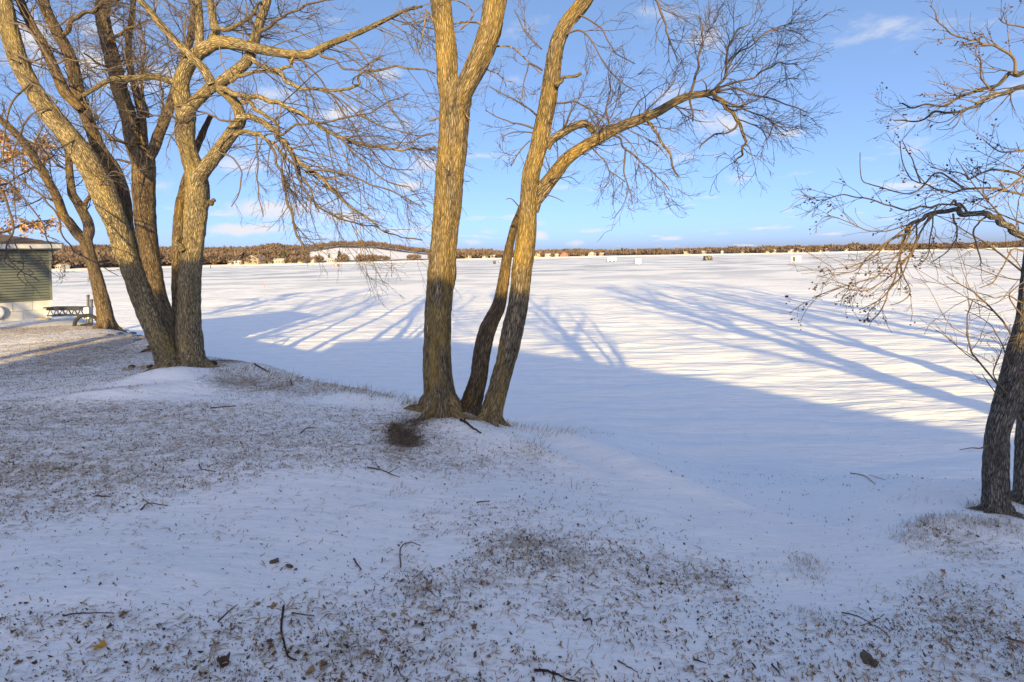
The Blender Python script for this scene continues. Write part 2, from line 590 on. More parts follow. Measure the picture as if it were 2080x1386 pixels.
def on_ground(px, py):
    """ground point seen at a photo pixel"""
    d = ray(px, py)
    Y = np.geomspace(0.9, 140, 900)
    P = CAM_P + d[None] * (Y / d[1])[:, None]
    below = P[:, 2] < ground_z(P[:, 0], P[:, 1])
    i = int(np.argmax(below)) if below.any() else len(Y) - 1
    p = P[max(i, 1)]
    return np.array([p[0], p[1], float(ground_z(p[0], p[1]))])


def bump_at(px, py, sx, sy, ang, h):
    p = on_ground(px, py)
    BUMPS.append((p[0], p[1], sx, sy, math.radians(ang), h))


for b_ in [(345, 765, .55, .22, 20, .10), (255, 800, 1.0, .16, 20, .07), (385, 775, .35, .2, -15, .06), (970, 880, .45, .18, -20, .07),
           (1010, 905, .25, .2, 0, .05), (820, 868, .28, .22, 0, .05), (560, 1080, 1.0, .28, 30, .035), (300, 1180, .8, .25, 22, .03),
           (310, 705, .35, .3, 0, .16), (1120, 930, .5, .10, -40, .06), (1180, 900, .6, .09, -40, .06), (1240, 925, .7, .10, -40, .05), (1330, 960, .8, .12, -35, .04), (1450, 1010, .8, .14, -30, .04), (1560, 960, .9, .15, -30, .05), (1900, 1075, .4, .12, 20, .05), (2035, 1078, .35, .2, 0, .07),
           (1660, 1190, .4, .06, -30, .02), (760, 815, .6, .2, -20, .04)]:
    bump_at(*b_)

# litter: 0 clean snow .. 1 bare leaf litter (ellipses given where they lie in the photograph, turned into ground ellipses)
_lit = []


def lit(px, py, rx, ry, amount):
    p = on_ground(px, py)
    q, r = on_ground(px, py - ry), on_ground(px, py + ry)
    dn = max(0.04, abs(p[1] - r[1]))
    _lit.append((p[0], p[1], rx * p[1] / 1040, min(max(0.04, abs(q[1] - p[1])), 2.5 * dn), dn, amount))


for l_ in [(200, 1165, 300, 55, -.75), (480, 1090, 280, 60, -.95), (640, 1010, 150, 40, -.9), (800, 990, 80, 25, -.5), (90, 1110, 150, 40, -.35),
           (1350, 930, 260, 60, -.9), (1560, 1010, 230, 80, -.95), (1640, 1130, 110, 60, -.7), (1760, 1000, 150, 60, -.8), (1000, 990, 120, 30, -.35),
           (240, 800, 190, 14, -.8), (345, 765, 70, 20, -.9), (745, 815, 100, 12, -.8), (1180, 900, 140, 22, -.8), (900, 1120, 35, 25, -.6),
           (1250, 1340, 120, 30, -.3), (1060, 1290, 120, 25, -.25), (100, 1330, 150, 40, -.2), (1620, 1230, 70, 30, -.3), (1750, 1200, 60, 60, -.2),
           (1080, 1110, 90, 32, .4), (840, 1150, 130, 50, .12), (880, 1245, 45, 18, .25), (820, 880, 50, 38, .5), (700, 1310, 300, 60, .1),
           (1280, 1160, 230, 50, .25), (1960, 1260, 150, 110, .35), (1900, 1080, 70, 25, .6), (1950, 1110, 120, 22, .4), (1450, 1170, 70, 30, .25),
           (330, 880, 460, 90, .13), (120, 830, 220, 40, .15), (70, 960, 160, 40, .25), (120, 740, 150, 30, .5), (200, 700, 140, 22, .8), (230, 790, 90, 8, .9),
           (480, 770, 90, 14, .7), (560, 790, 90, 8, .5), (60, 670, 160, 20, .6), (850, 1190, 40, 20, .5), (990, 1180, 70, 15, .35), (700, 1350, 120, 30, .1),
           (950, 950, 150, 30, .2), (1080, 915, 40, 16, .6), (1550, 1130, 40, 8, .5), (430, 740, 40, 12, .9)]:
    lit(*l_)


def litter(x, y):
    x, y = np.asarray(x, float), np.asarray(y, float)
    d = 0.36 + 0 * x
    for cx, cy, rx, ru, rd, a in _lit:
        ry = np.where(y > cy, ru, rd)
        d = d + a * np.exp(-(((x - cx) / rx) ** 2 + ((y - cy) / ry) ** 2) * 0.9)
    d = d * (1 - smooth01((edge_s(x, y) + 0.05) / 0.5))
    return np.clip(d, 0, 1.3)


def axis(a, lo, hi, du, c=0.0):
    u0, u1 = math.asinh((lo - c) / a), math.asinh((hi - c) / a)
    n = int((u1 - u0) / du)
    return c + a * np.sinh(np.linspace(u0, u1, n))


def build_ground():
    xs, ys = axis(4.0, -150, 150, .0135), axis(3.2, -45, 150, .0135, 3.2)
    X, Y = np.meshgrid(xs, ys)
    Z = ground_z(X, Y)
    li = litter(X, Y)
    S = edge_s(X, Y)
    edge = np.zeros(Z.shape, bool)
    V = np.stack([X, Y, Z], -1).reshape(-1, 3)
    idx = np.arange(V.shape[0]).reshape(Z.shape)
    Q = np.stack([idx[:-1, :-1], idx[:-1, 1:], idx[1:, 1:], idx[1:, :-1]], -1)
    lake_face = (S[:-1, :-1] > 2.6)
    for name, sel, mat in (('ground', ~lake_face, M_BANK), ('frozen_lake', lake_face, M_LAKE)):
        q = Q[sel].reshape(-1, 4)
        used = np.unique(q)
        re = np.full(V.shape[0], -1)
        re[used] = np.arange(len(used))
        v = V[used]
        at_ = li.ravel()[used]
        q = re[q]
        if name == 'frozen_lake':
            # the open ice beyond, out past the far shore
            n0 = len(v)
            gx, gy = np.linspace(-2600, 2600, 40), np.concatenate([[18], np.linspace(60, 2600, 30)])
            GX, GY = np.meshgrid(gx, gy)
            gz = np.full(GX.shape, -0.12)
            v = np.concatenate([v, np.stack([GX, GY, gz], -1).reshape(-1, 3)])
            gi = np.arange(GX.size).reshape(GX.shape) + n0
            q = np.concatenate([q, np.stack([gi[:-1, :-1], gi[:-1, 1:], gi[1:, 1:], gi[1:, :-1]], -1).reshape(-1, 4)])
            at_ = np.concatenate([at_, np.zeros(GX.size)])
        o = mk(name, v, q, None, mat, attr={'litter': at_})
        tag(o, None, None, None, 'structure')


build_ground()

# ------------------------------------------------------------------ trees
def trunk_mesh(P, R, sides, step, disp, seed, flare=0.0):
    """tapered trunk or limb with furrowed surface; returns V, Q, bark coordinates"""
    P, R = spline(P, R, step)
    K = len(P)
    T = norm(np.gradient(P, axis=0))
    A = np.zeros_like(P)
    a = np.cross(T[0], [0.3, 1, 0.1])
    for k in range(K):
        a = a - T[k] * np.dot(a, T[k])
        a = a / np.linalg.norm(a)
        A[k] = a
    B = np.cross(T, A)
    th = np.arange(sides) * 2 * math.pi / sides
    ln = np.concatenate([[0], np.cumsum(np.linalg.norm(np.diff(P, axis=0), axis=1))])
    TH, LN = np.meshgrid(th, ln)
    RR = np.repeat(R[:, None], sides, 1)
    if flare:
        f = np.exp(-LN / 0.30)
        RR = RR * (1 + flare * f * (1 + 0.55 * np.cos(3 * TH + seed) + 0.45 * np.cos(5 * TH + 2 * seed)))
    rc = RR.mean()
    # lumps and furrows (periodic round the trunk)
    cx, sx = np.cos(TH) * rc, np.sin(TH) * rc
    lump = fbm(cx * 5 + 31 * seed, sx * 5 + LN * 2.2, seed, 3) * 0.10 * RR
    fur = np.abs(fbm((cx + 0.13 * seed) * 46 + 0.7 * fbm(LN * 9, cx * 30, seed + 3, 2), sx * 46 + LN * 6.5, seed + 9, 2))
    RD = RR + lump + disp * (fur - 0.2)
    V = P[:, None] + RD[..., None] * (A[:, None] * np.cos(TH)[..., None] + B[:, None] * np.sin(TH)[..., None])
    idx = np.arange(K * sides).reshape(K, sides)
    Q = np.stack([idx[:-1], np.roll(idx[:-1], -1, 1), np.roll(idx[1:], -1, 1), idx[1:]], -1).reshape(-1, 4)
    bk = np.stack([np.cos(TH) * rc + seed * 3.7, np.sin(TH) * rc, LN + seed], -1)
    # close the far end
    V = np.concatenate([V.reshape(-1, 3), P[-1:] + T[-1:] * R[-1] * 0.3])
    bk = np.concatenate([bk.reshape(-1, 3), bk[-1, :1]])
    last = idx[-1]
    Tr = np.stack([last, np.roll(last, -1), np.full(sides, K * sides)], -1)
    return V, Q, Tr, bk, P, R


def limb_part(name, parent, P, R, mat, seed, sides=None, disp=None, flare=0.0):
    r = float(np.max(R))
    sides = sides or int(np.clip(r * 330, 8, 44))
    step = float(np.clip(r * 0.32, 0.016, 0.06))
    P = np.array(P, float)
    if r < 0.05 and len(P) > 2:                       # limbs kink, they are not hoses
        P, R = spline(P, R, 0.16)
        P[1:-1] += rng.normal(size=(len(P) - 2, 3)) * min(0.014, r * 0.55)
    V, Q, Tr, bk, P2, R2 = trunk_mesh(P, R, sides, step, (min(0.028, r * 0.19) if disp is None else disp), seed, flare)
    o = mk(name, V, Q, Tr, mat, parent, True, {'bark': bk})
    if flare and r > 0.06:                            # roots spreading from the foot
        gz = ground_z(P2[:, 0], P2[:, 1])
        i = int(np.argmax(P2[:, 2] > gz + 0.02))
        c, rr = P2[i], float(R2[i])
        for j in range(5):
            a = seed * 1.7 + j * 1.26 + rng.uniform(-.3, .3)
            d = np.array([math.cos(a), math.sin(a)])
            pts = []
            for f, up_ in ((.35, .20), (.85, .09), (1.3, .025), (1.9, -.005), (2.6, -.05)):
                q = c[:2] + d * rr * f + rng.normal(size=2) * rr * .08
                pts.append([q[0], q[1], float(ground_z(q[0], q[1])) + up_ * rr / .17])
            v, q_, t_, b_, _, _ = trunk_mesh(pts, np.array([.5, .42, .30, .2, .1]) * rr, 12, .02, rr * .06, seed + j)
            mk('root', v, q_, t_, mat, parent, True, {'bark': b_})
    return P2, R2


def resample(P, R, K):
    d = np.concatenate([[0], np.cumsum(np.linalg.norm(np.diff(P, axis=0), axis=1))])
    t = np.linspace(0, d[-1], K)
    return np.stack([np.interp(t, d, P[:, i]) for i in range(3)], -1), np.interp(t, d, R)


def spawn(P, R, n, t0, t1, ang, length, trop, tk, wander, K, rfac, rmin, bias=None, lenpow=0.4):
    """n child shoots off the parent shoots P (M,Kp,3)"""
    M, Kp, _ = P.shape
    plen = np.linalg.norm(np.diff(P, axis=1), axis=2).sum(1)
    i = rng.choice(M, n, p=plen / plen.sum())
    t = rng.uniform(t0, t1, n) * (Kp - 1)
    k = np.minimum(t.astype(int), Kp - 2)
    f = (t - k)[:, None]
    pos = P[i, k] * (1 - f) + P[i, k + 1] * f
    T = norm(P[i, k + 1] - P[i, k])
    r = R[i, k] * (1 - f[:, 0]) + R[i, k + 1] * f[:, 0]
    rv = rng.normal(size=(n, 3))
    if bias is not None:
        rv = rv + np.asarray(bias)
    pe = norm(rv - T * np.sum(rv * T, -1, keepdims=True))
    a = rng.uniform(*ang, n)[:, None]
    d = norm(np.cos(a) * T + np.sin(a) * pe)
    L = rng.uniform(*length, n) * (1 - 0.45 * t / (Kp - 1)) * np.clip((plen[i] / np.median(plen)), .3, 2.0) ** lenpow
    seg = (L / (K - 1))[:, None]
    pts = [pos]
    trop = np.asarray(trop, float)
    curl = rng.normal(size=(n, 3)) * wander * 0.6
    for _ in range(K - 1):
        pos = pos + d * seg
        d = norm(d + trop * tk + curl + rng.normal(size=(n, 3)) * wander)
        pts.append(pos)
    Pn = np.stack(pts, 1)
    r0 = np.clip(r * rfac, rmin, rmin * 2.6)
    Rn = r0[:, None] * np.linspace(1, 0.35, K)[None] + 0.0
    return Pn, np.maximum(Rn, rmin * 0.7)


def twig_part(parent, limbs, mat, counts, lens, trop, tk, bias=None, rmin=0.0022, wander=0.15, tstart=0.15, name='twigs', ang=(.5, 1.1)):
    """three generations of shoots off the given limbs, joined: too fine to pick apart"""
    KP = 12
    rmin = rmin * 1.12
    P = np.stack([resample(p, r, KP)[0] for p, r in limbs])
    R = np.stack([resample(p, r, KP)[1] for p, r in limbs])
    mb = MB()
    P1, R1 = spawn(P, R, counts[0], tstart, 1.0, ang, lens[0], trop, tk, wander, 8, 0.45, rmin * 1.6, bias)
    P2, R2 = spawn(P1, R1, counts[1], .15, 1.0, (.4, 1.0), lens[1], trop, tk, wander * 1.2, 6, 0.6, rmin * 1.15)
    P3, R3 = spawn(P2, R2, counts[2], .2, 1.0, (.4, 1.0), lens[2], trop, tk * .7, wander * 1.2, 4, 0.7, rmin * .85)
    for p, r, s in ((P1, R1, 5), (P2, R2, 4), (P3, R3, 3)):
        mb.add(*tubes(p, r, s))
    o = mb.build(name, mat, parent, True)
    o['kind'] = 'stuff'
    return [P1, P2, P3]


def px_limb(pts, w0, w1, d0, d1, sag=0.0):
    """limb traced through photo pixels: widths in pixels, depths in metres"""
    n = len(pts)
    t = np.linspace(0, 1, n)
    dep = d0 + (d1 - d0) * t
    P = np.array([at(px, py, y) for (px, py), y in zip(pts, dep)])
    w = w0 + (w1 - w0) * t ** 0.9
    return P, w * dep / 1040 / 2


BASES = []      # where trunks leave the ground


def px_trunk(pts, depth, dd=0.0):
    """trunk through (px, py, width px)"""
    n = len(pts)
    P = np.array([at(p[0], p[1], depth + dd * i / (n - 1)) for i, p in enumerate(pts)])
    R = np.array([p[2] * depth / 1040 / 2 * (0.93 if depth < 6.5 else 0.85) for p in pts])
    BASES.append((P[0], R[0], P[2]))
    return P, R


UP, DOWN = (0, 0, 1), (0, 0, -1)


def crown_above(root, starts, mat, n_l, seed, twigmat, spread=0.5, length=3.0, counts=(120, 600, 1500)):
    """upper crown out of the top of the frame: limbs off the ends of the given stems"""
    limbs = []
    for (p, r) in starts:
        T = norm(p[-1] - p[-4])
        limbs.append((p, r))
        for j in range(n_l):
            d = norm(T + rng.normal(size=3) * spread + np.array([0, 0, .35]))
            L = length * rng.uniform(.6, 1.1)
            pts = [p[-1 - (j % 3) * 2]]
            for k in range(5):
                pts.append(pts[-1] + d * L / 5)
                d = norm(d + rng.normal(size=3) * .16 + np.array([0, 0, .07]))
            rr = np.linspace(r[-1] * .62, .008, 6)
            limbs.append(limb_part('limb', root, pts, rr, mat, seed + j, disp=0.0))
    return limbs


# --- centre: thick forked trunk
def tree_centre_fork():
    base = on_ground(898, 846)
    Yd = 5.75
    root = thing('tree', (base[0], Yd, base[2]), 'thick golden-barked tree forking into two stems, left of the centre clump', 'tree')
    tr = px_trunk([(904, 905, 98), (899, 865, 86), (896, 835, 77), (893, 800, 69), (888, 750, 62), (888, 697, 60), (891, 628, 59), (897, 564, 60), (902, 489, 58), (908, 430, 60),
                   (913, 357, 61), (919, 292, 62), (924, 227, 66), (930, 190, 64), (934, 165, 50)], Yd)
    limb_part('trunk', root, *tr, M_BARK_GOLD, 1, flare=0.30)
    a = px_trunk([(915, 215, 40), (911, 178, 45), (909, 156, 45), (906, 97, 44), (899, 32, 43), (895, 0, 44), (888, -90, 42), (870, -230, 38), (862, -380, 30)], Yd)
    b = px_trunk([(928, 225, 36), (944, 180, 44), (969, 130, 46), (995, 65, 47), (1006, 0, 47), (1022, -90, 44), (1050, -240, 36), (1068, -380, 28)], Yd - .05, -.3)
    la, lb = limb_part('stem', root, *a, M_BARK_GOLD, 2), limb_part('stem', root, *b, M_BARK_GOLD, 3)
    side = []
    for pts, w0, w1, d1 in [([(888, 60), (868, 20), (858, 75), (845, 110)], 5, 2, 5.6), ([(985, 55), (955, 45), (915, 52), (870, 45), (815, 50)], 5, 2, 6.2),
                            ([(935, 60), (962, 30), (940, 5), (915, 0)], 4, 2, 5.5), ([(888, 240), (872, 246)], 5, 4, 5.7), ([(1003, 95), (1040, 98), (1100, 150)], 4, 2, 5.6),
                            ([(985, 140), (1010, 150), (1030, 165)], 3, 2, 5.4), ([(905, 178), (930, 210), (956, 245)], 4, 2, 5.55)]:
        side.append(limb_part('branch', root, *px_limb(pts, w0, w1, Yd, d1), M_BARK_GOLD, 4, sides=8, disp=0))
    limbs = crown_above(root, [la, lb], M_BARK_GOLD, 5, 20, M_TWIG)
    twig_part(root, limbs[1:6] + limbs[7:], M_TWIG, (110, 500, 1300), ((.6, 1.4), (.3, .7), (.1, .3)), UP, .05)
    twig_part(root, side, M_TWIG, (22, 90, 160), ((.15, .5), (.1, .3), (.05, .14)), DOWN, .04, rmin=.0018)


tree_centre_fork()


# --- centre right: leaning stem with the long limb, and a second stem behind
def tree_centre_lean():
    base = on_ground(1003, 868)
    Yd = 5.75
    root = thing('tree', (base[0], Yd, base[2]), 'leaning twin-stemmed tree with long arching limb, right of the centre clump', 'tree')
    tr = px_trunk([(984, 925, 66), (990, 885, 56), (996, 853, 46), (1009, 801, 42), (1028, 731, 40), (1043, 662, 45), (1054, 607, 43), (1059, 558, 42), (1068, 489, 42),
                   (1071, 437, 40), (1074, 400, 37), (1079, 357, 34), (1096, 292, 36), (1108, 227, 35), (1120, 162, 35), (1130, 97, 31), (1150, 49, 30),
                   (1189, 0, 28), (1222, -60, 27), (1250, -160, 24), (1265, -300, 18)], Yd, -.5)
    lt = limb_part('trunk', root, *tr, M_BARK_GOLD, 5, flare=0.30)
    st = px_trunk([(948, 885, 58), (955, 835, 46), (972, 766, 38), (980, 714, 37), (987, 680, 38), (999, 650, 34), (1013, 620, 30), (1022, 576, 25), (1030, 524, 21), (1041, 472, 16), (1052, 440, 14), (1068, 400, 10)], 6.0)
    limb_part('stem', root, *st, M_BARK_DARK, 6, flare=0.24)
    limb_part('stub', root, *px_limb([(1046, 462), (1040, 455)], 7, 4, 5.98, 5.9), M_BARK_DARK, 6, sides=8)
    P, R = px_limb([(1078, 425), (1086, 405), (1104, 383), (1128, 352), (1154, 320), (1195, 293), (1233, 271), (1271, 254), (1303, 241), (1341, 225), (1373, 206), (1405, 194), (1449, 187)], 34, 12, 5.7, 4.9)
    limb = limb_part('limb', root, P, R, M_BARK_GOLD, 7)
    S = [limb]
    for nm, pts, w0, w1, d0, d1 in [
        ('limb', [(1110, 300), (1119, 286), (1148, 267), (1173, 254), (1192, 253), (1206, 268)], 19, 13, 5.5, 5.35),
        ('limb', [(1447, 187), (1465, 203), (1487, 229), (1500, 251), (1514, 279), (1513, 295), (1508, 317), (1492, 332)], 10, 3, 4.9, 4.7),
        ('branch', [(1499, 249), (1481, 267), (1455, 273), (1433, 286), (1421, 302)], 5, 2.5, 4.8, 4.6),
        ('branch', [(1447, 187), (1471, 159), (1475, 127), (1481, 95), (1497, 63), (1525, 48)], 6, 2.5, 4.9, 5.1),
        ('branch', [(1400, 195), (1414, 152), (1417, 127), (1424, 92), (1427, 51)], 6, 2, 4.95, 4.7),
        ('branch', [(1449, 187), (1480, 170), (1510, 162), (1548, 149), (1583, 130), (1621, 127)], 5, 2, 4.9, 4.4),
        ('branch', [(1471, 159), (1490, 117), (1522, 95), (1557, 67), (1608, 48)], 4, 2, 4.9, 5.0),
        ('branch', [(1449, 187), (1497, 181), (1544, 197), (1595, 210), (1640, 229)], 5, 2, 4.9, 4.6),
        ('branch', [(1470, 205), (1510, 222), (1550, 240), (1600, 268)], 4, 2, 4.85, 5.1),
        ('dead_branch', [(1316, 248), (1325, 262), (1344, 286), (1360, 317), (1379, 360)], 7, 3.5, 5.15, 5.0),
        ('branch', [(1403, 198), (1404, 215), (1407, 247)], 5, 3, 4.95, 4.9),
        ('stub', [(1125, 180), (1135, 171), (1151, 159), (1181, 149)], 10, 6, 5.35, 5.2),
        ('branch', [(1236, 272), (1259, 282), (1271, 305), (1297, 321), (1319, 346), (1341, 362), (1360, 387)], 5, 2, 5.3, 5.0),
        ('branch', [(1271, 300), (1268, 349), (1278, 381), (1284, 416)], 4, 2, 5.2, 5.1),
        ('branch', [(1175, 30), (1208, 48), (1233, 79), (1252, 108), (1290, 130)], 4, 2, 5.3, 4.8),
        ('branch', [(1150, 70), (1178, 62), (1205, 92), (1236, 140), (1259, 165), (1290, 184)], 4, 2, 5.3, 4.9),
        ('branch', [(1250, -150), (1300, -60), (1341, 25), (1354, 63), (1363, 98), (1376, 127)], 6, 2, 5.2, 4.6),
        ('branch', [(1130, 210), (1165, 207), (1200, 222), (1225, 250), (1236, 275)], 4, 2, 5.4, 5.1),
        ('branch', [(1240, 268), (1232, 220), (1240, 180), (1236, 150)], 4, 2, 5.3, 5.3),
        ('branch', [(1300, 243), (1320, 215), (1350, 190), (1372, 160)], 3, 2, 5.1, 5.4),
        ('branch', [(1195, 292), (1230, 330), (1240, 350), (1270, 370)], 3, 2, 5.4, 5.2),
        ('branch', [(1102, 143), (1077, 130), (1067, 162), (1061, 201)], 4, 2, 5.4, 5.1),
        ('branch', [(1090, 235), (1058, 211), (1029, 195), (993, 175)], 4, 2, 5.5, 5.2),
        ('branch', [(1086, 262), (1051, 250), (1030, 246), (986, 224)], 4, 2, 5.5, 5.7),
        ('branch', [(1084, 270), (1045, 268), (1019, 279)], 3, 2, 5.5, 5.3),
        ('branch', [(1076, 286), (1051, 315), (1038, 338)], 3, 2, 5.5, 5.3),
        ('branch', [(1100, 100), (1070, 70), (1045, 20)], 3, 2, 5.4, 5.8),
        ('branch', [(1054, 420), (1040, 405), (1028, 405)], 3, 1.5, 5.6, 5.5),
        ('branch', [(1085, 405), (1115, 398), (1145, 410)], 3, 1.5, 5.6, 5.4),
    ]:
        S.append(limb_part(nm, root, *px_limb(pts, w0, w1, d0, d1), M_BARK_GOLD if w0 > 6 else M_TWIG, 8 + len(S), sides=max(6, int(w0)), disp=0 if w0 < 9 else None))
    tipsel = [S[i] for i in (2, 3, 4, 5, 6, 7, 8, 9)]
    twig_part(root, tipsel, M_TWIG, (90, 420, 900), ((.25, .75), (.14, .42), (.06, .18)), (0.6, -.1, .25), .06, rmin=.0017, wander=.13)
    twig_part(root, [limb] + [S[i] for i in (1, 11, 13, 14, 18, 19, 20, 21)], M_TWIG, (95, 420, 800), ((.25, .7), (.14, .4), (.06, .18)), (0.1, 0, .1), .04, rmin=.0017, wander=.16)
    twig_part(root, [S[i] for i in (15, 16, 17)], M_TWIG, (30, 130, 260), ((.25, .6), (.12, .35), (.05, .15)), (0.2, 0, -.5), .06, rmin=.0017)
    twig_part(root, [S[i] for i in (22, 23, 24, 25, 26, 27, 28, 29)], M_TWIG, (30, 110, 180), ((.15, .4), (.1, .25), (.05, .12)), UP, .03, rmin=.0017)
    limbs = crown_above(root, [lt], M_BARK_GOLD, 5, 60, M_TWIG, length=2.4)
    twig_part(root, limbs[1:], M_TWIG, (60, 260, 700), ((.6, 1.3), (.3, .7), (.1, .3)), UP, .04)


tree_centre_lean()


# --- left clump
def tree_left_lean():
    Yd = 7.0
    base = on_ground(347, 742)
    root = thing('tree', (base[0], base[1], base[2]), 'broad tan trunk leaning far left, front stem of the left clump', 'tree')
    tr = px_trunk([(365, 790, 66), (356, 765, 58), (347, 742, 54), (325, 688, 50), (300, 631, 46), (277, 573, 45), (256, 515, 45), (239, 458, 46), (215, 405, 50), (187, 345, 50), (150, 289, 47),
                   (102, 231, 42), (62, 173, 38), (36, 115, 37), (18, 58, 36), (5, 0, 35), (-15, -80, 33), (-60, -220, 28), (-90, -380, 20)], Yd, .2)
    lt = limb_part('trunk', root, *tr, M_BARK_TAN, 11, flare=0.22)
    S = []
    for pts, w0, w1, d1 in [([(40, 150), (75, 175), (110, 205), (130, 250)], 5, 2, 6.4), ([(15, 45), (60, 60), (100, 120), (120, 160)], 5, 2, 6.5),
                            ([(60, 170), (30, 200), (10, 260), (8, 330)], 5, 2, 6.6), ([(150, 285), (120, 300), (60, 290), (0, 300)], 4, 2, 6.4),
                            ([(100, 220), (60, 235), (30, 300), (28, 360), (32, 440)], 4, 2, 6.5), ([(30, 110), (90, 130), (150, 120), (220, 150)], 5, 2, 6.3),
                            ([(200, 380), (230, 350), (262, 360)], 3, 1.5, 6.5)]:
        S.append(limb_part('branch', root, *px_limb(pts, w0, w1, Yd, d1), M_TWIG, 12, sides=7, disp=0))
    twig_part(root, S, M_TWIG, (50, 240, 500), ((.3, .9), (.15, .5), (.06, .2)), (0, 0, -.25), .05, rmin=.002, wander=.15)
    limbs = crown_above(root, [lt], M_BARK_TAN, 5, 70, M_TWIG)
    twig_part(root, limbs[1:], M_TWIG, (70, 300, 700), ((.7, 1.5), (.3, .8), (.1, .3)), UP, .04)


def tree_left_back_lean():
    root = thing('tree', tuple(on_ground(352, 738)), 'slimmer forked stem rising just behind the broad leaning left trunk', 'tree')
    Yd = 7.45
    tr = px_trunk([(345, 740, 36), (308, 640, 30), (275, 540, 28), (256, 460, 30), (248, 400, 32), (231, 346, 30), (202, 303, 29), (185, 260, 27), (173, 231, 26), (161, 202, 28), (150, 144, 27), (136, 101, 25), (115, 63, 24), (95, 23, 23),
                   (89, 0, 22), (75, -80, 20), (50, -220, 15)], Yd, .2)
    lt = limb_part('trunk', root, *tr, M_BARK_DARK, 14)
    br = limb_part('stem', root, *px_trunk([(166, 225, 18), (150, 208, 21), (130, 185, 22), (115, 150, 21), (89, 95, 20), (63, 49, 19), (40, 0, 18), (10, -90, 15), (-20, -220, 10)], Yd), M_BARK_DARK, 15)
    S = []
    for pts, w0, w1, d1 in [([(165, 203), (170, 195), (190, 182), (213, 167)], 9, 8, 7.2), ([(125, 75), (160, 35), (205, 12), (250, -10)], 9, 6, 7.0), ([(60, 45), (110, 55), (150, 30)], 5, 2, 7.0),
                            ([(100, 110), (60, 130), (20, 120)], 4, 2, 6.9), ([(180, 250), (215, 270), (250, 310)], 4, 2, 7.0)]:
        S.append(limb_part('branch', root, *px_limb(pts, w0, w1, Yd, d1), M_BARK_DARK if w0 > 6 else M_TWIG, 16, sides=8, disp=0))
    twig_part(root, S + [lt, br], M_TWIG, (100, 450, 1000), ((.4, 1.0), (.2, .5), (.07, .22)), (0, 0, -.1), .04, rmin=.002, wander=.16, tstart=.4)
    limbs = crown_above(root, [lt, br], M_BARK_DARK, 4, 80, M_TWIG)
    twig_part(root, limbs[1:], M_TWIG, (60, 260, 600), ((.7, 1.5), (.3, .8), (.1, .3)), UP, .04)


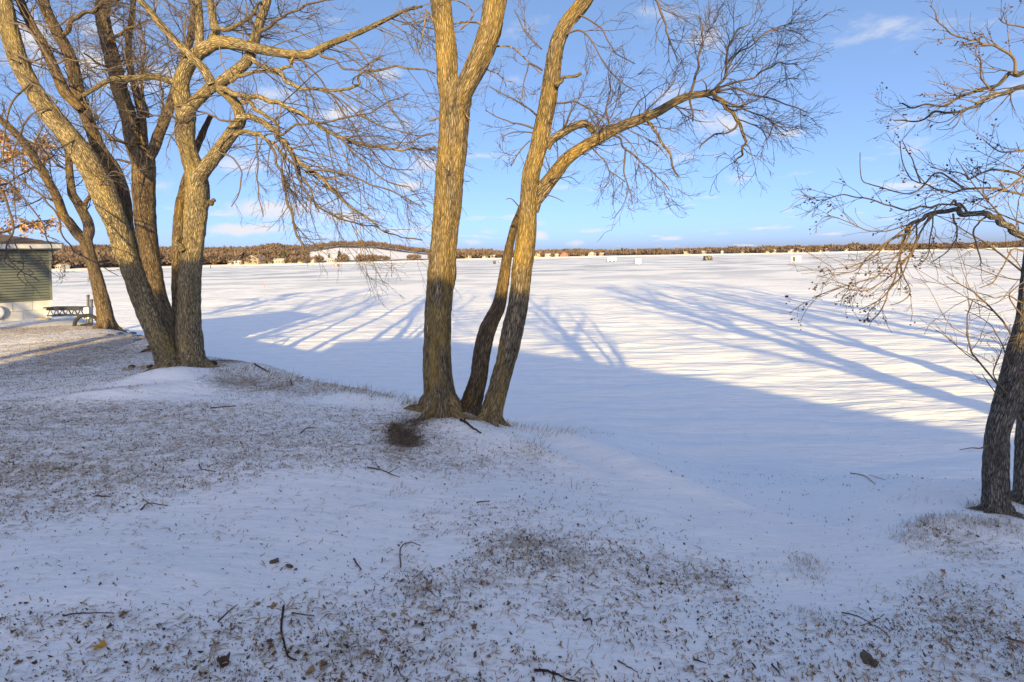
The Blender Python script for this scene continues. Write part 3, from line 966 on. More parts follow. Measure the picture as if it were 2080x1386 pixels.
def tree_left_upright():
    Yd = 7.15
    root = thing('tree', tuple(on_ground(388, 742)), 'upright pale trunk of the left clump with wide sprawling limbs', 'tree')
    tr = px_trunk([(392, 790, 78), (390, 765, 68), (388, 741, 60), (385, 688, 55), (384, 631, 50), (386, 573, 48), (390, 515, 46), (395, 458, 47), (400, 400, 50), (400, 370, 50), (396, 345, 44), (386, 317, 38), (376, 274, 40), (378, 231, 42), (374, 200, 40)], Yd)
    lt = limb_part('trunk', root, *tr, M_BARK_TAN, 17, flare=0.24)
    # behind: dark sister stem hugging the trunk
    limb_part('stem', root, *px_trunk([(372, 730, 30), (364, 640, 26), (360, 560, 24), (362, 470, 23), (368, 405, 20), (392, 320, 16), (410, 274, 14), (428, 235, 11)], 7.5), M_BARK_DARK, 18)
    limb_part('burl', root, *px_limb([(372, 510), (361, 496), (356, 486), (362, 480)], 12, 9, 7.0, 6.98), M_BARK_TAN, 19)
    limb_part('stub', root, *px_limb([(420, 418), (430, 413), (436, 408)], 10, 6, 7.1, 7.0), M_BARK_DARK, 19)
    S = []
    sp = [
        ('limb', [(376, 215), (368, 188), (370, 158), (387, 124), (413, 101), (445, 87), (480, 90), (529, 100), (566, 107), (595, 111), (627, 111), (653, 98), (676, 87), (711, 74), (754, 55), (789, 38), (823, 22), (858, 13)], 34, 4, 7.1, 6.2),
        ('limb', [(398, 375), (410, 352), (419, 340), (445, 306), (471, 271), (486, 249), (488, 237), (480, 213), (465, 196), (445, 179)], 30, 17, 7.1, 6.9),
        ('limb', [(372, 238), (385, 220), (402, 202), (425, 182), (454, 164), (480, 144), (503, 124), (512, 101), (520, 72), (529, 43), (538, 14), (542, 0), (555, -80), (575, -200)], 26, 14, 7.05, 6.7),
        ('limb', [(430, 170), (416, 144), (398, 124), (372, 98), (343, 69), (320, 43), (300, 17), (283, 0), (240, -60), (180, -140)], 18, 9, 6.9, 6.3),
        ('limb', [(370, 172), (346, 164), (312, 156), (277, 159), (240, 160), (214, 167), (190, 182), (167, 196)], 16, 7, 7.05, 6.6),
        ('limb', [(420, 100), (438, 69), (433, 43), (430, 14), (428, 0), (420, -100), (430, -220)], 18, 10, 7.0, 7.3),
        ('limb', [(398, 118), (405, 87), (404, 29), (403, 0), (395, -110)], 17, 12, 7.1, 7.4),
        ('branch', [(438, 66), (444, 58), (476, 53), (502, 40), (519, 20), (530, 5)], 10, 6, 7.0, 6.7),
        ('branch', [(530, 62), (558, 46), (578, 32), (604, 14), (633, 6), (662, 0), (720, -20)], 7, 3, 6.8, 6.2),
        ('branch', [(470, 165), (480, 159), (512, 147), (540, 143), (569, 141), (590, 133), (596, 116)], 8, 6, 6.8, 6.6),
        ('branch', [(508, 118), (523, 127), (549, 138), (575, 153), (595, 170), (621, 180), (662, 183), (696, 179), (725, 167), (737, 150), (763, 138), (806, 137), (846, 144), (884, 150)], 10, 3, 6.8, 6.1),
        ('branch', [(640, 110), (653, 112), (682, 127), (702, 138), (728, 141), (754, 127), (778, 112)], 6, 2.5, 6.5, 6.2),
        ('limb', [(450, 180), (462, 186), (494, 193), (523, 200), (552, 205), (581, 216), (610, 231), (639, 248), (662, 265), (690, 280), (719, 289), (754, 297), (797, 303), (841, 304), (884, 299)], 12, 4, 6.8, 6.1),
        ('branch', [(492, 205), (506, 211), (529, 228), (552, 245), (566, 265)], 9, 7, 6.8, 6.6),
        ('limb', [(484, 240), (512, 237), (535, 251), (558, 268), (575, 286), (592, 312), (615, 335), (633, 349), (656, 366), (676, 387), (693, 402), (725, 430), (760, 455), (790, 470)], 14, 3, 6.85, 6.0),
        ('branch', [(478, 274), (488, 271), (512, 268), (535, 277), (558, 297), (581, 320), (604, 341), (618, 366), (636, 398), (648, 430)], 9, 3, 6.9, 6.3),
        ('branch', [(560, 272), (572, 271), (595, 260), (621, 251), (667, 245), (711, 239), (754, 225), (783, 214), (830, 190)], 6, 2.5, 6.6, 6.3),
        ('branch', [(625, 343), (633, 346), (667, 345), (711, 358), (754, 375), (812, 395), (858, 420)], 6, 2.5, 6.4, 6.0),
        ('branch', [(517, 268), (518, 283), (523, 317), (523, 361), (526, 400), (535, 440)], 4, 2, 6.8, 6.6),
        ('branch', [(545, 285), (552, 300), (564, 332), (575, 375), (592, 430), (600, 470), (607, 487), (618, 507), (628, 515)], 6, 4, 6.6, 6.3),
        ('branch', [(590, 305), (610, 370), (650, 420), (700, 450), (760, 460), (805, 478), (858, 488)], 5, 2.5, 6.4, 6.0),
        ('branch', [(690, 280), (730, 320), (780, 365), (830, 380), (865, 420)], 4, 2, 6.3, 5.9),
        ('branch', [(640, 180), (690, 200), (730, 235), (790, 260), (850, 275), (880, 270)], 4, 2, 6.5, 6.1),
        ('branch', [(600, 110), (640, 150), (690, 215), (740, 290), (790, 340), (840, 345)], 4, 2, 6.5, 6.0),
        ('branch', [(700, 75), (735, 110), (770, 170), (800, 230), (840, 260)], 4, 2, 6.4, 6.0),
        ('branch', [(440, 310), (470, 320), (490, 350), (480, 400), (470, 420)], 4, 2, 7.0, 6.6),
        ('branch', [(480, 245), (450, 245), (410, 225), (370, 240), (340, 300)], 5, 2, 6.8, 6.4),
        ('branch', [(375, 245), (345, 235), (310, 235), (280, 225)], 6, 2.5, 7.0, 6.6),
    ]
    for nm, pts, w0, w1, d0, d1 in sp:
        S.append(limb_part(nm, root, *px_limb(pts, w0, w1, d0, d1), M_BARK_TAN if w0 > 7 else M_TWIG, 30 + len(S), sides=max(7, min(24, int(w0 * .9))), disp=0 if w0 < 12 else None))
    # drooping fans towards the centre of the picture
    fan = [S[i] for i in (0, 9, 10, 11, 12, 13, 14, 15, 16, 17, 19, 20, 21, 22, 23, 24)]
    twig_part(root, fan, M_TWIG, (180, 880, 2000), ((.5, 1.3), (.25, .65), (.08, .22)), (0.55, -.1, -.6), .075, (0.9, 0, -.9), rmin=.0019, wander=.08, tstart=.25)
    twig_part(root, [S[i] for i in (1, 2, 3, 4, 5, 6, 7, 8, 26, 27)], M_TWIG, (140, 700, 1700), ((.4, 1.1), (.2, .6), (.08, .22)), (0, 0, -.1), .04, rmin=.0019, wander=.14)
    twig_part(root, [S[i] for i in (18, 19, 25, 14, 15)], M_TWIG, (45, 180, 340), ((.3, .7), (.15, .4), (.06, .18)), (0.2, 0, -.8), .08, rmin=.0019, wander=.1)
    limbs = crown_above(root, [S[2], S[5], S[6], S[3]], M_BARK_TAN, 4, 90, M_TWIG)
    twig_part(root, [l for i, l in enumerate(limbs) if i % 5], M_TWIG, (110, 460, 1100), ((.7, 1.5), (.3, .8), (.1, .3)), UP, .04)


def tree_left_behind():
    Yd = 9.2
    g = at(335, 690, Yd)
    gz = float(ground_z(g[0], Yd))
    root = thing('tree', (g[0], Yd, gz), 'brown ridged trunk half hidden between the two left clump stems', 'tree')
    tr = px_trunk([(342, 715, 50), (336, 680, 46), (330, 645, 44), (318, 602, 42), (307, 544, 43), (299, 487, 43), (294, 430, 45), (292, 390, 47), (292, 346, 48), (291, 318, 46), (286, 300, 34)], Yd)
    limb_part('trunk', root, *tr, M_BARK_DARK, 21, flare=.08)
    S = []
    for nm, pts, w0, w1, d1 in [('stem', [(284, 325), (271, 289), (260, 231), (245, 188), (231, 130), (216, 72), (208, 29), (211, 0), (215, -90), (225, -220)], 32, 20, 9.4),
                                ('stem', [(298, 325), (312, 303), (326, 265), (340, 231), (352, 195), (372, 130), (392, 50), (400, -40)], 24, 12, 9.0),
                                ('stem', [(291, 318), (291, 289), (289, 245), (277, 188), (263, 130), (261, 87), (268, 30), (275, -40)], 18, 9, 9.8),
                                ('branch', [(272, 300), (250, 292), (232, 285), (210, 268)], 8, 5, 8.8), ('branch', [(300, 240), (290, 170), (292, 80), (282, 40)], 7, 3, 8.7),
                                ('branch', [(215, 90), (260, 60), (300, 40)], 7, 3, 9), ('branch', [(310, 300), (330, 230), (325, 150)], 6, 3, 9.6),
                                ('branch', [(235, 140), (200, 130), (170, 108)], 6, 3, 9.0), ('branch', [(275, 330), (240, 325), (222, 345)], 6, 3, 8.9)]:
        S.append(limb_part(nm, root, *px_limb(pts, w0, w1, Yd, d1), M_BARK_DARK, 22 + len(S), sides=max(7, int(w0 * .8)), disp=None if w0 > 12 else 0))
    twig_part(root, S, M_TWIG, (160, 800, 1800), ((.5, 1.4), (.25, .7), (.1, .28)), (0, 0, -.15), .04, rmin=.0024, wander=.16)
    limbs = crown_above(root, [S[0], S[1], S[2]], M_BARK_DARK, 4, 110, M_TWIG)
    twig_part(root, [l for i, l in enumerate(limbs) if i % 5], M_TWIG, (90, 360, 800), ((.7, 1.6), (.3, .8), (.1, .3)), UP, .04)


def tree_left_small():
    g = on_ground(218, 668)
    Yd = float(g[1])
    root = thing('tree', tuple(g), 'slender leaning tree on the bank beside the siding shed', 'tree')
    tr = px_trunk([(223, 690, 44), (218, 668, 36), (210, 622, 30), (200, 581, 27), (189, 541, 23), (181, 511, 23), (175, 490, 25), (171, 475, 26)], Yd)
    limb_part('trunk', root, *tr, M_BARK_DARK, 24, flare=.12)
    S = []
    for nm, pts, w0, w1, d1 in [('stem', [(174, 488), (162, 480), (149, 464), (139, 450), (129, 438), (115, 400), (98, 369), (75, 329), (52, 294), (26, 265), (0, 242), (-40, 200)], 20, 11, Yd - 1),
                                ('stem', [(174, 488), (181, 470), (178, 450), (168, 430), (158, 412), (147, 395), (144, 375), (141, 346), (137, 300), (120, 230)], 21, 10, Yd),
                                ('branch', [(170, 432), (174, 412), (183, 398), (186, 385)], 10, 6, Yd), ('branch', [(120, 410), (90, 403), (40, 420)], 5, 2, Yd - 1),
                                ('branch', [(80, 335), (50, 350), (20, 370)], 5, 2, Yd - 1), ('branch', [(142, 350), (100, 320), (70, 270)], 5, 2, Yd + .5), ('branch', [(140, 340), (180, 290), (190, 240)], 5, 2, Yd)]:
        S.append(limb_part(nm, root, *px_limb(pts, w0, w1, Yd, d1), M_BARK_DARK, 40 + len(S), sides=max(7, int(w0 * .8)), disp=0))
    twig_part(root, S, M_TWIG, (90, 400, 800), ((.5, 1.5), (.25, .8), (.1, .3)), (0, 0, -.1), .04, rmin=.003, wander=.16)


def tree_over_shed():
    """branches hanging into the frame in front of the shed"""
    Yd = 5.6
    root = thing('tree', (-8.5, 5.2, float(ground_z(-8.5, 5.2))), 'dark thin branches hanging in from the left edge before the shed', 'tree')
    P = [np.array([-8.5, 5.2, ground_z(-8.5, 5.2) - .1]), np.array([-8.45, 5.2, 4.0]), np.array([-8.3, 5.3, 6.0]), np.array([-8.2, 5.3, 8.5]), np.array([-8.0, 5.5, 11.0])]
    limb_part('trunk', root, P, [.2, .17, .15, .12, .07], M_BARK_DARK, 28)
    S = []
    top = np.array([-8.3, 5.3, 6.2])
    for pts, w0, w1, d1 in [([(-120, 300), (-40, 330), (10, 400), (28, 450), (22, 490), (8, 515), (12, 535), (35, 548)], 9, 2, 5.6), ([(-60, 330), (40, 395), (80, 440), (92, 470), (100, 500), (110, 540)], 6, 2, 5.7),
                            ([(-80, 300), (60, 380), (110, 430), (125, 470), (140, 500), (168, 520), (200, 540), (240, 560)], 7, 1.8, 5.9), ([(12, 515), (35, 545), (60, 560), (80, 572)], 4, 1.8, 5.5),
                            ([(20, 470), (42, 520), (48, 545), (35, 560), (55, 580)], 4, 1.8, 5.5), ([(60, 500), (85, 530), (100, 555)], 4, 1.8, 5.6), ([(-60, 500), (0, 518), (30, 530), (75, 540), (95, 530)], 4, 1.8, 5.5),
                            ([(30, 440), (70, 455), (95, 480), (120, 490)], 4, 1.8, 5.6)]:
        p, r = px_limb(pts, w0 * .6, w1 * .8, Yd, d1)
        if pts[0][0] < -50:
            p = np.concatenate([[top + (p[0] - top) * .05], p])
            r = np.concatenate([[r[0] * 1.5], r])
        S.append(limb_part('branch', root, p, r, M_TWIG, 29 + len(S), sides=7, disp=0))
    twig_part(root, S, M_TWIG, (42, 150, 220), ((.2, .5), (.1, .3), (.05, .14)), (0.2, 0, -.3), .04, rmin=.0018, wander=.16, tstart=.4)


tree_left_lean()
tree_left_back_lean()
tree_left_upright()
tree_left_behind()
tree_left_small()
tree_over_shed()


# --- right edge tree
def tree_right():
    Yd = 3.75
    g = on_ground(2030, 1058)
    root = thing('tree', (g[0], Yd, g[2]), 'dark twin-trunk tree at the right edge with arching seed-hung branches', 'tree')
    tr = px_trunk([(2030, 1110, 62), (2027, 1075, 54), (2026, 1060, 49), (2023, 998, 43), (2024, 911, 43), (2029, 867, 43), (2043, 824, 46), (2058, 775, 50), (2076, 712, 48), (2090, 654, 46), (2098, 588, 44), (2110, 500, 44), (2125, 400, 40), (2140, 250, 34), (2150, 60, 28), (2160, -150, 20)], Yd, .1)
    lt = limb_part('trunk', root, *tr, M_BARK_GREY, 51, flare=.10)
    t2 = px_trunk([(2086, 1115, 52), (2084, 1070, 44), (2083, 1000, 40), (2085, 900, 38), (2090, 840, 38), (2104, 760, 38), (2130, 640, 40), (2180, 480, 36), (2240, 300, 30), (2290, 80, 22), (2330, -120, 14)], Yd + .15, .3)
    l2 = limb_part('trunk', root, *t2, M_BARK_GREY, 52, flare=.10)
    S = []
    sp = [('limb', [(2122, 500), (2100, 490), (2080, 480), (2050, 461), (2021, 443), (1990, 436), (1961, 433), (1926, 433), (1900, 433), (1866, 443), (1842, 464), (1819, 487), (1800, 500)], 17, 4, 3.75, 3.3),
          ('branch', [(1965, 433), (1950, 415), (1926, 415), (1889, 418), (1848, 425), (1814, 422), (1773, 407), (1736, 400), (1701, 397), (1678, 407), (1658, 409)], 5, 1.6, 3.55, 3.2),
          ('branch', [(1946, 433), (1950, 420), (1940, 410), (1930, 418)], 6, 4, 3.5, 3.45),
          ('limb', [(2148, 205), (2080, 179), (2047, 185), (2004, 199), (1981, 211), (1946, 231), (1903, 234), (1860, 242), (1815, 245)], 12, 1.8, 3.85, 3.6),
          ('limb', [(2148, 130), (2080, 147), (2059, 153), (2021, 176), (1975, 185), (1917, 214), (1854, 214), (1826, 212)], 11, 1.8, 3.85, 4.0),
          ('branch', [(2062, 152), (2059, 124), (2033, 101), (1998, 89), (1972, 79), (1935, 69), (1906, 43), (1889, 11)], 6, 1.8, 3.85, 3.9),
          ('branch', [(2010, 180), (1992, 156), (1990, 124), (1978, 110)], 4, 2, 3.85, 3.7),
          ('branch', [(2148, 95), (2110, 80), (2080, 60), (2050, 50), (2030, 38)], 6, 2, 3.85, 3.6),
          ('branch', [(2130, 350), (2080, 358), (2050, 378), (2018, 400), (1980, 405)], 6, 2.2, 3.75, 3.5),
          ('branch', [(2135, 300), (2080, 306), (2033, 310), (1998, 284)], 5, 1.8, 3.8, 3.6),
          ('branch', [(2130, 370), (2060, 352), (2010, 345), (1970, 365), (1950, 352), (1890, 340)], 6, 1.8, 3.75, 3.4),
          ('branch', [(2128, 385), (2080, 395), (2020, 380), (1960, 385), (1920, 390), (1880, 375), (1840, 350), (1828, 290)], 6, 1.6, 3.75, 3.5),
          ('branch', [(1870, 372), (1860, 340), (1845, 310), (1833, 286)], 3, 1.5, 3.5, 3.4), ('branch', [(1960, 385), (1910, 350), (1880, 370), (1850, 395), (1790, 380), (1750, 365), (1747, 310)], 4, 1.5, 3.6, 3.3),
          ('branch', [(1900, 433), (1870, 470), (1850, 510), (1810, 560), (1760, 590), (1700, 580)], 4, 1.6, 3.4, 3.2),
          ('branch', [(1880, 438), (1850, 470), (1820, 520), (1780, 560), (1720, 580), (1650, 605)], 4, 1.6, 3.4, 3.1),
          ('branch', [(1890, 436), (1862, 490), (1830, 560), (1790, 605), (1745, 630)], 4, 1.6, 3.4, 3.3),
          ('branch', [(1866, 445), (1840, 480), (1826, 540), (1806, 590), (1790, 630), (1770, 652)], 4, 1.6, 3.4, 3.2),
          ('branch', [(1845, 460), (1830, 500), (1832, 545), (1846, 580), (1842, 605), (1808, 620)], 4, 1.6, 3.4, 3.3),
          ('branch', [(1860, 450), (1790, 500), (1740, 545), (1690, 560)], 4, 1.6, 3.4, 3.1), ('branch', [(1800, 495), (1760, 530), (1700, 545), (1665, 553)], 3, 1.5, 3.3, 3.0),
          ('branch', [(1850, 455), (1800, 470), (1760, 468), (1720, 450), (1680, 437)], 3, 1.5, 3.4, 3.6), ('branch', [(1936, 434), (1945, 460), (1940, 485), (1920, 515), (1890, 535)], 4, 1.6, 3.5, 3.4),
          ('branch', [(1895, 435), (1891, 480), (1888, 515), (1868, 540)], 3, 1.5, 3.4, 3.3), ('branch', [(2005, 440), (1985, 455), (1978, 475), (1985, 505), (1993, 530), (1990, 538)], 4, 1.8, 3.6, 3.5),
          ('branch', [(1860, 450), (1862, 480), (1850, 520), (1830, 535), (1832, 560)], 3, 1.5, 3.4, 3.35),
          ('branch', [(2098, 520), (2060, 505), (2040, 540), (2020, 570), (1990, 585)], 3, 1.6, 3.7, 3.6), ('branch', [(2085, 620), (2050, 602), (2020, 605), (1985, 595)], 3, 1.6, 3.7, 3.5),
          ('branch', [(2075, 640), (2050, 600), (2090, 565)], 3, 1.6, 3.7, 3.6),
          ('branch', [(2046, 800), (2020, 760), (2030, 720), (2040, 700), (2060, 695)], 3, 1.3, 3.7, 3.6), ('branch', [(2040, 820), (2015, 790), (1995, 760)], 3, 1.3, 3.7, 3.6),
          ('branch', [(2055, 760), (2035, 700), (2010, 660), (1960, 630)], 3, 1.3, 3.7, 3.5), ('branch', [(2005, 905), (1990, 912), (1950, 914)], 4, 1.6, 3.7, 3.6)]
    for nm, pts, w0, w1, d0, d1 in sp:
        S.append(limb_part(nm, root, *px_limb(pts, w0, w1, d0, d1), M_BARK_GREY if w0 > 10 else M_TWIG_R, 60 + len(S), sides=max(6, int(w0)), disp=0))
    g1 = twig_part(root, [S[i] for i in (3, 4, 5, 6, 7, 8, 9, 10, 11)], M_TWIG_R, (110, 260, 300), ((.18, .48), (.08, .24), (.03, .09)), (-.5, 0, .15), .05, rmin=.00115, wander=.10, ang=(.3, .8))
    g2 = twig_part(root, [S[i] for i in range(14, 26)] + [S[1]], M_TWIG_R, (95, 190, 220), ((.15, .42), (.07, .2), (.03, .08)), (-.4, 0, -.4), .07, rmin=.00115, wander=.10, ang=(.3, .8))
    twig_part(root, [S[i] for i in (26, 27, 28, 29, 30, 31)], M_TWIG_R, (22, 60, 70), ((.1, .3), (.06, .18), (.03, .08)), (-.2, 0, .1), .05, rmin=.001, wander=.12)
    # shrivelled seed clusters hanging off the shoots
    mb = MB()
    for grp, n in ((g1, 110), (g2, 90)):
        tips = np.concatenate([grp[0][:, -1], grp[1][:, -1], grp[0][:, 4]])
        for i in rng.choice(len(tips), n):
            c0 = tips[i]
            for j in range(rng.integers(2, 5)):
                c = c0 + rng.normal(size=3) * .012 + np.array([0, 0, -.012 * j])
                a = rng.uniform(.004, .009)
                ax = norm(rng.normal(size=3))
                bx = norm(np.cross(ax, [0.3, .5, .8]))
                cx = np.cross(ax, bx)
                mb.add(np.array([c + ax * a * 1.5, c - ax * a * 1.3, c + bx * a, c - bx * a * .9, c + cx * a * .8, c - cx * a]), None,
                       [[0, 2, 4], [0, 4, 3], [0, 3, 5], [0, 5, 2], [1, 4, 2], [1, 3, 4], [1, 5, 3], [1, 2, 5]])
    so = mb.build('seed_clusters', island('seed_brown', [(0, (0.05, .03, .02)), (.6, (.12, .065, .04)), (1, (.30, .17, .07))]), root, True)
    so['kind'] = 'stuff'
    limbs = crown_above(root, [lt, l2], M_BARK_GREY, 5, 140, M_TWIG_R, length=2.2)
    twig_part(root, limbs[1:], M_TWIG_R, (60, 240, 500), ((.6, 1.3), (.3, .7), (.1, .3)), UP, .04)


tree_right()


# --- bare trees round the yard, out of frame, whose shadows lie across the ice and trunks
def yard_tree(x, y, h, label, seed, lean=(0, 0)):
    gz = float(ground_z(x, y))
    root = thing('yard_tree', (x, y, gz), label, 'tree', 'bare yard trees around the house')
    t = np.linspace(0, 1, 8)
    P = np.stack([x + lean[0] * h * t ** 1.5 + .1 * np.sin(5 * t + seed), y + lean[1] * h * t ** 1.5 + .1 * np.cos(4 * t + seed), gz - .15 + h * t], -1)
    R = .36 * (h / 13) * (1 - t) ** .8 + .035
    tk = limb_part('trunk', root, P, R, M_BARK_DARK, seed, sides=14, disp=0, flare=.15)
    limbs = []
    for j in range(11):
        f = .22 + .7 * j / 11
        p0 = np.array([np.interp(f, t, P[:, i]) for i in range(3)])
        a = seed + j * 2.4
        d = norm(np.array([math.cos(a), math.sin(a), .7 + .5 * f]))
        L = h * .42 * (1.1 - .6 * f)
        pts = [p0]
        for k in range(5):
            pts.append(pts[-1] + d * L / 5)
            d = norm(d + rng.normal(size=3) * .15 + np.array([0, 0, .06]))
        limbs.append(limb_part('limb', root, pts, np.linspace(np.interp(f, t, R) * .6, .012, 6), M_BARK_DARK, seed + j, sides=8, disp=0))
    twig_part(root, limbs, M_TWIG, (170, 700, 900), ((.8, 2.0), (.4, 1.0), (.15, .4)), UP, .03, rmin=.0055)


yard_tree(14.0, 3.0, 12, 'bare yard tree beyond the right edge tree', 201, (.08, 0))
yard_tree(18.5, 2.5, 14, 'bare yard tree furthest right on the bank', 203, (-.05, .02))
yard_tree(12.0, -9.0, 14, 'bare yard tree beside the low end of the house', 205)
yard_tree(20.5, -5.0, 13, 'bare yard tree far right behind the camera', 207, (-.06, 0))
yard_tree(3.4, -6.3, 10.5, 'bare yard tree close behind the viewpoint', 213, (-.09, 0))
yard_tree(11.8, -2.6, 12.5, 'bare yard tree right of the camera above the swale', 215, (.03, .02))
yard_tree(24.0, 3.0, 14, 'bare yard tree on the bank well to the right', 217, (-.04, 0))
yard_tree(-12.5, -5.0, 12, 'bare yard tree left of the house', 209, (.05, 0))
yard_tree(-16.5, -1.0, 13, 'bare yard tree furthest left in the yard', 211, (.04, 0))


# ------------------------------------------------------------------ house behind the camera (its gable throws the long blue shadow)
def house_behind():
    gz = 2.3
    root = thing('house', (0, -9, gz), 'wide low-gabled house standing behind the viewpoint', 'house')
    wm, rm = flat('house_siding', (.78, .77, .74)), flat('house_shingle', (.16, .14, .13), scale=20)
    xs = [(-7.6, 7.4), (-3.5, 7.62), (6.5, 5.55), (11.0, 4.12)]
    V, n = [], len(xs)
    for y in (-9.0, -17.0):
        for x, z in xs:
            V.append((x, y, z - .12))
        V += [(11.0, y, gz - .6), (-7.6, y, gz - .6)]
    MB().add(V, [[0, 1, 7, 6], [1, 2, 8, 7], [2, 3, 9, 8], [3, 4, 10, 9], [5, 0, 6, 11]], [[0, 5, 1], [1, 5, 2], [2, 5, 4], [2, 4, 3], [6, 7, 11], [7, 8, 11], [8, 10, 11], [8, 9, 10]]).build('wall', wm, root)
    for (xa, za), (xb, zb) in ((xs[0], xs[1]), (xs[1], xs[2]), (xs[2], xs[3])):
        MB().add([(xa, -8.9, za), (xb, -8.9, zb), (xb, -17.1, zb), (xa, -17.1, za), (xa, -8.9, za - .1), (xb, -8.9, zb - .1), (xb, -17.1, zb - .1), (xa, -17.1, za - .1)],
                 [[0, 1, 2, 3], [7, 6, 5, 4], [0, 4, 5, 1], [2, 6, 7, 3], [1, 5, 6, 2], [3, 7, 4, 0]]).build('roof', rm, root)
    gm = flat('house_glass', (.05, .06, .07), .1, .5)
    for x in (-4, -1, 2, 5):
        MB().box((x, -8.98, gz + 1.3), (1.4, .05, 1.1)).build('window', gm, root)


house_behind()

# ------------------------------------------------------------------ siding shed
def shed():
    phi = math.radians(44)
    C = at(105, 646, 15.0)
    gz = float(C[2]) - 0.03
    u, n = np.array([math.cos(phi), math.sin(phi), 0]), np.array([math.sin(phi), -math.cos(phi), 0])
    Rm = np.stack([u, -n, np.array([0, 0, 1.0])], 1)       # local x along the wall, y into the shed
    root = thing('shed', (C[0], C[1], gz), 'olive clapboard shed with pale block foundation at the left edge', 'shed')
    def w(x, y, z):
        return np.array([C[0], C[1], gz]) + Rm @ np.array([x, y, z])
    LW, DP = 6.0, 3.6
    f_top, e_z = 0.56, 2.08
    fm = flat('painted_block', (.44, .45, .46), .9, .15, .12, 5, .2)
    for j in range(3):                      # courses of block
        z0, z1 = -.25 + j * .27, -.25 + j * .27 + .263
        for i in range(15):
            x1 = -i * .405 - (.2 if j % 2 else 0)
            x0 = max(-LW, x1 - .398)
            if x1 > 0:
                x1 = 0
            if j % 2 and i == 0:
                MB().box(w(-.098, .1, (z0 + z1) / 2), (.196, .2, z1 - z0), Rm).build('foundation_block', fm, root)
            if x0 < x1 and x1 > -LW:
                MB().box(w((x0 + x1) / 2, .1, (z0 + z1) / 2), (x1 - x0, .2, z1 - z0), Rm).build('foundation_block', fm, root)
    MB().box(w(-LW / 2, DP / 2 + .11, (f_top - .25) / 2), (LW - .02, DP - .2, f_top + .24), Rm).build('foundation', fm, root)
    sm = flat('olive_siding', (.085, .10, .095), .6, .3, .10, 3, .05)
    inner = MB().box(w(-LW / 2, DP / 2 + .02, (f_top + e_z) / 2), (LW - .03, DP - .05, e_z - f_top - .01), Rm)
    inner.build('wall', flat('gap_shade_olive', (.07, .07, .05)), root)  # backing coloured darker so the gaps read as shade under the laps
    nb = 19
    hb = (e_z - .05 - f_top) / nb
    for j in range(nb):
        z0 = f_top + j * hb
        z1 = z0 + hb * .80
        a = [w(-LW, -.012, z1), w(0.0, -.012, z1), w(0.0, -.030, z0), w(-LW, -.030, z0), w(-LW, .04, z1), w(0, .04, z1), w(0, .04, z0), w(-LW, .04, z0)]
        MB().add(a, [[0, 3, 2, 1], [4, 5, 6, 7], [0, 1, 5, 4], [3, 7, 6, 2], [1, 2, 6, 5], [0, 4, 7, 3]]).build('siding_board', sm, root)
    MB().box(w(.012, -.01, (f_top + e_z - .05) / 2), (.05, .07, e_z - .05 - f_top), Rm).build('corner_trim', flat('corner_olive', (.12, .135, .125)), root)
    tm = flat('white_trim', (.50, .50, .49), .6, .3, .05)
    OV = .27
    MB().box(w(-LW / 2 + OV / 2 - .19, -OV, e_z + .05), (LW + OV + .38, .03, .13), Rm).build('fascia', tm, root)
    MB().box(w(OV, DP / 2, e_z + .05), (.03, DP + 2 * OV - .04, .13), Rm).build('fascia', tm, root)
    MB().box(w(-LW / 2, DP / 2, e_z - .03), (LW + 2 * OV - .06, DP + 2 * OV - .06, .03), Rm).build('soffit', flat('dark_soffit', (.12, .13, .14)), root)
    rm = flat('brown_shingle', (.12, .095, .085), .9, .1, .3, 25, .3)
    zr, pit = e_z + .115, .24
    hw = DP / 2 + OV + .04
    A, B_, C_, D_ = w(-LW - OV, -OV - .04, zr), w(OV + .04, -OV - .04, zr), w(OV + .04, DP + OV + .04, zr), w(-LW - OV, DP + OV + .04, zr)
    E, F_ = w(-LW - OV + hw, DP / 2, zr + hw * pit), w(OV + .04 - hw, DP / 2, zr + hw * pit)
    dz = np.array([0, 0, -.035])
    roof = MB().add([A, B_, C_, D_, E, F_], [[0, 1, 5, 4], [2, 3, 4, 5], [3, 2, 1, 0]], [[1, 2, 5], [3, 0, 4]])
    ro = roof.build('roof', rm, root)
    # shingle courses on the two faces in view
    for face in range(2):
        for k in range(9):
            f = k / 10
            if face == 0:
                a, b, c, d = A + (E - A) * f, B_ + (F_ - B_) * f, B_ + (F_ - B_) * (f + .112), A + (E - A) * (f + .112)
            else:
                a, b, c, d = B_ + (F_ - B_) * f, C_ + (F_ - C_) * f, C_ + (F_ - C_) * (f + .112), B_ + (F_ - B_) * (f + .112)
            up = np.array([0, 0, .018])
            lo = np.array([0, 0, .004])
            MB().add([a + up, b + up, c + lo, d + lo, a, b], [[0, 1, 2, 3], [4, 5, 1, 0]]).build('shingle_course', rm, ro)
    # stones along the footing
    st = flat('footing_stone', (.42, .36, .27), .9, .2, .25, 8, .4)
    for i, (px, py, s) in enumerate([(8, 641, .14), (17, 646, .1), (27, 640, .16), (40, 642, .11), (55, 645, .14), (70, 648, .10), (84, 650, .12), (95, 650, .09)]):
        p = on_ground(px, py)
        p = w(-.15 - i * .17, -.2 - .1 * (i % 3), 0) if False else p
        rock('footing_stone', p, (s, s * .7, s * .5), st, 300 + i, ['first', 'second', 'third', 'fourth', 'fifth', 'sixth', 'seventh', 'eighth'][i] + ' small tan stone along the shed footing from the left edge', 'stone', 'stones along the shed footing')
    # round pale lid leaning on the foundation
    p = w(-1.16, -.10, .30)
    t = np.linspace(0, 2 * math.pi, 24, endpoint=False)
    rings = []
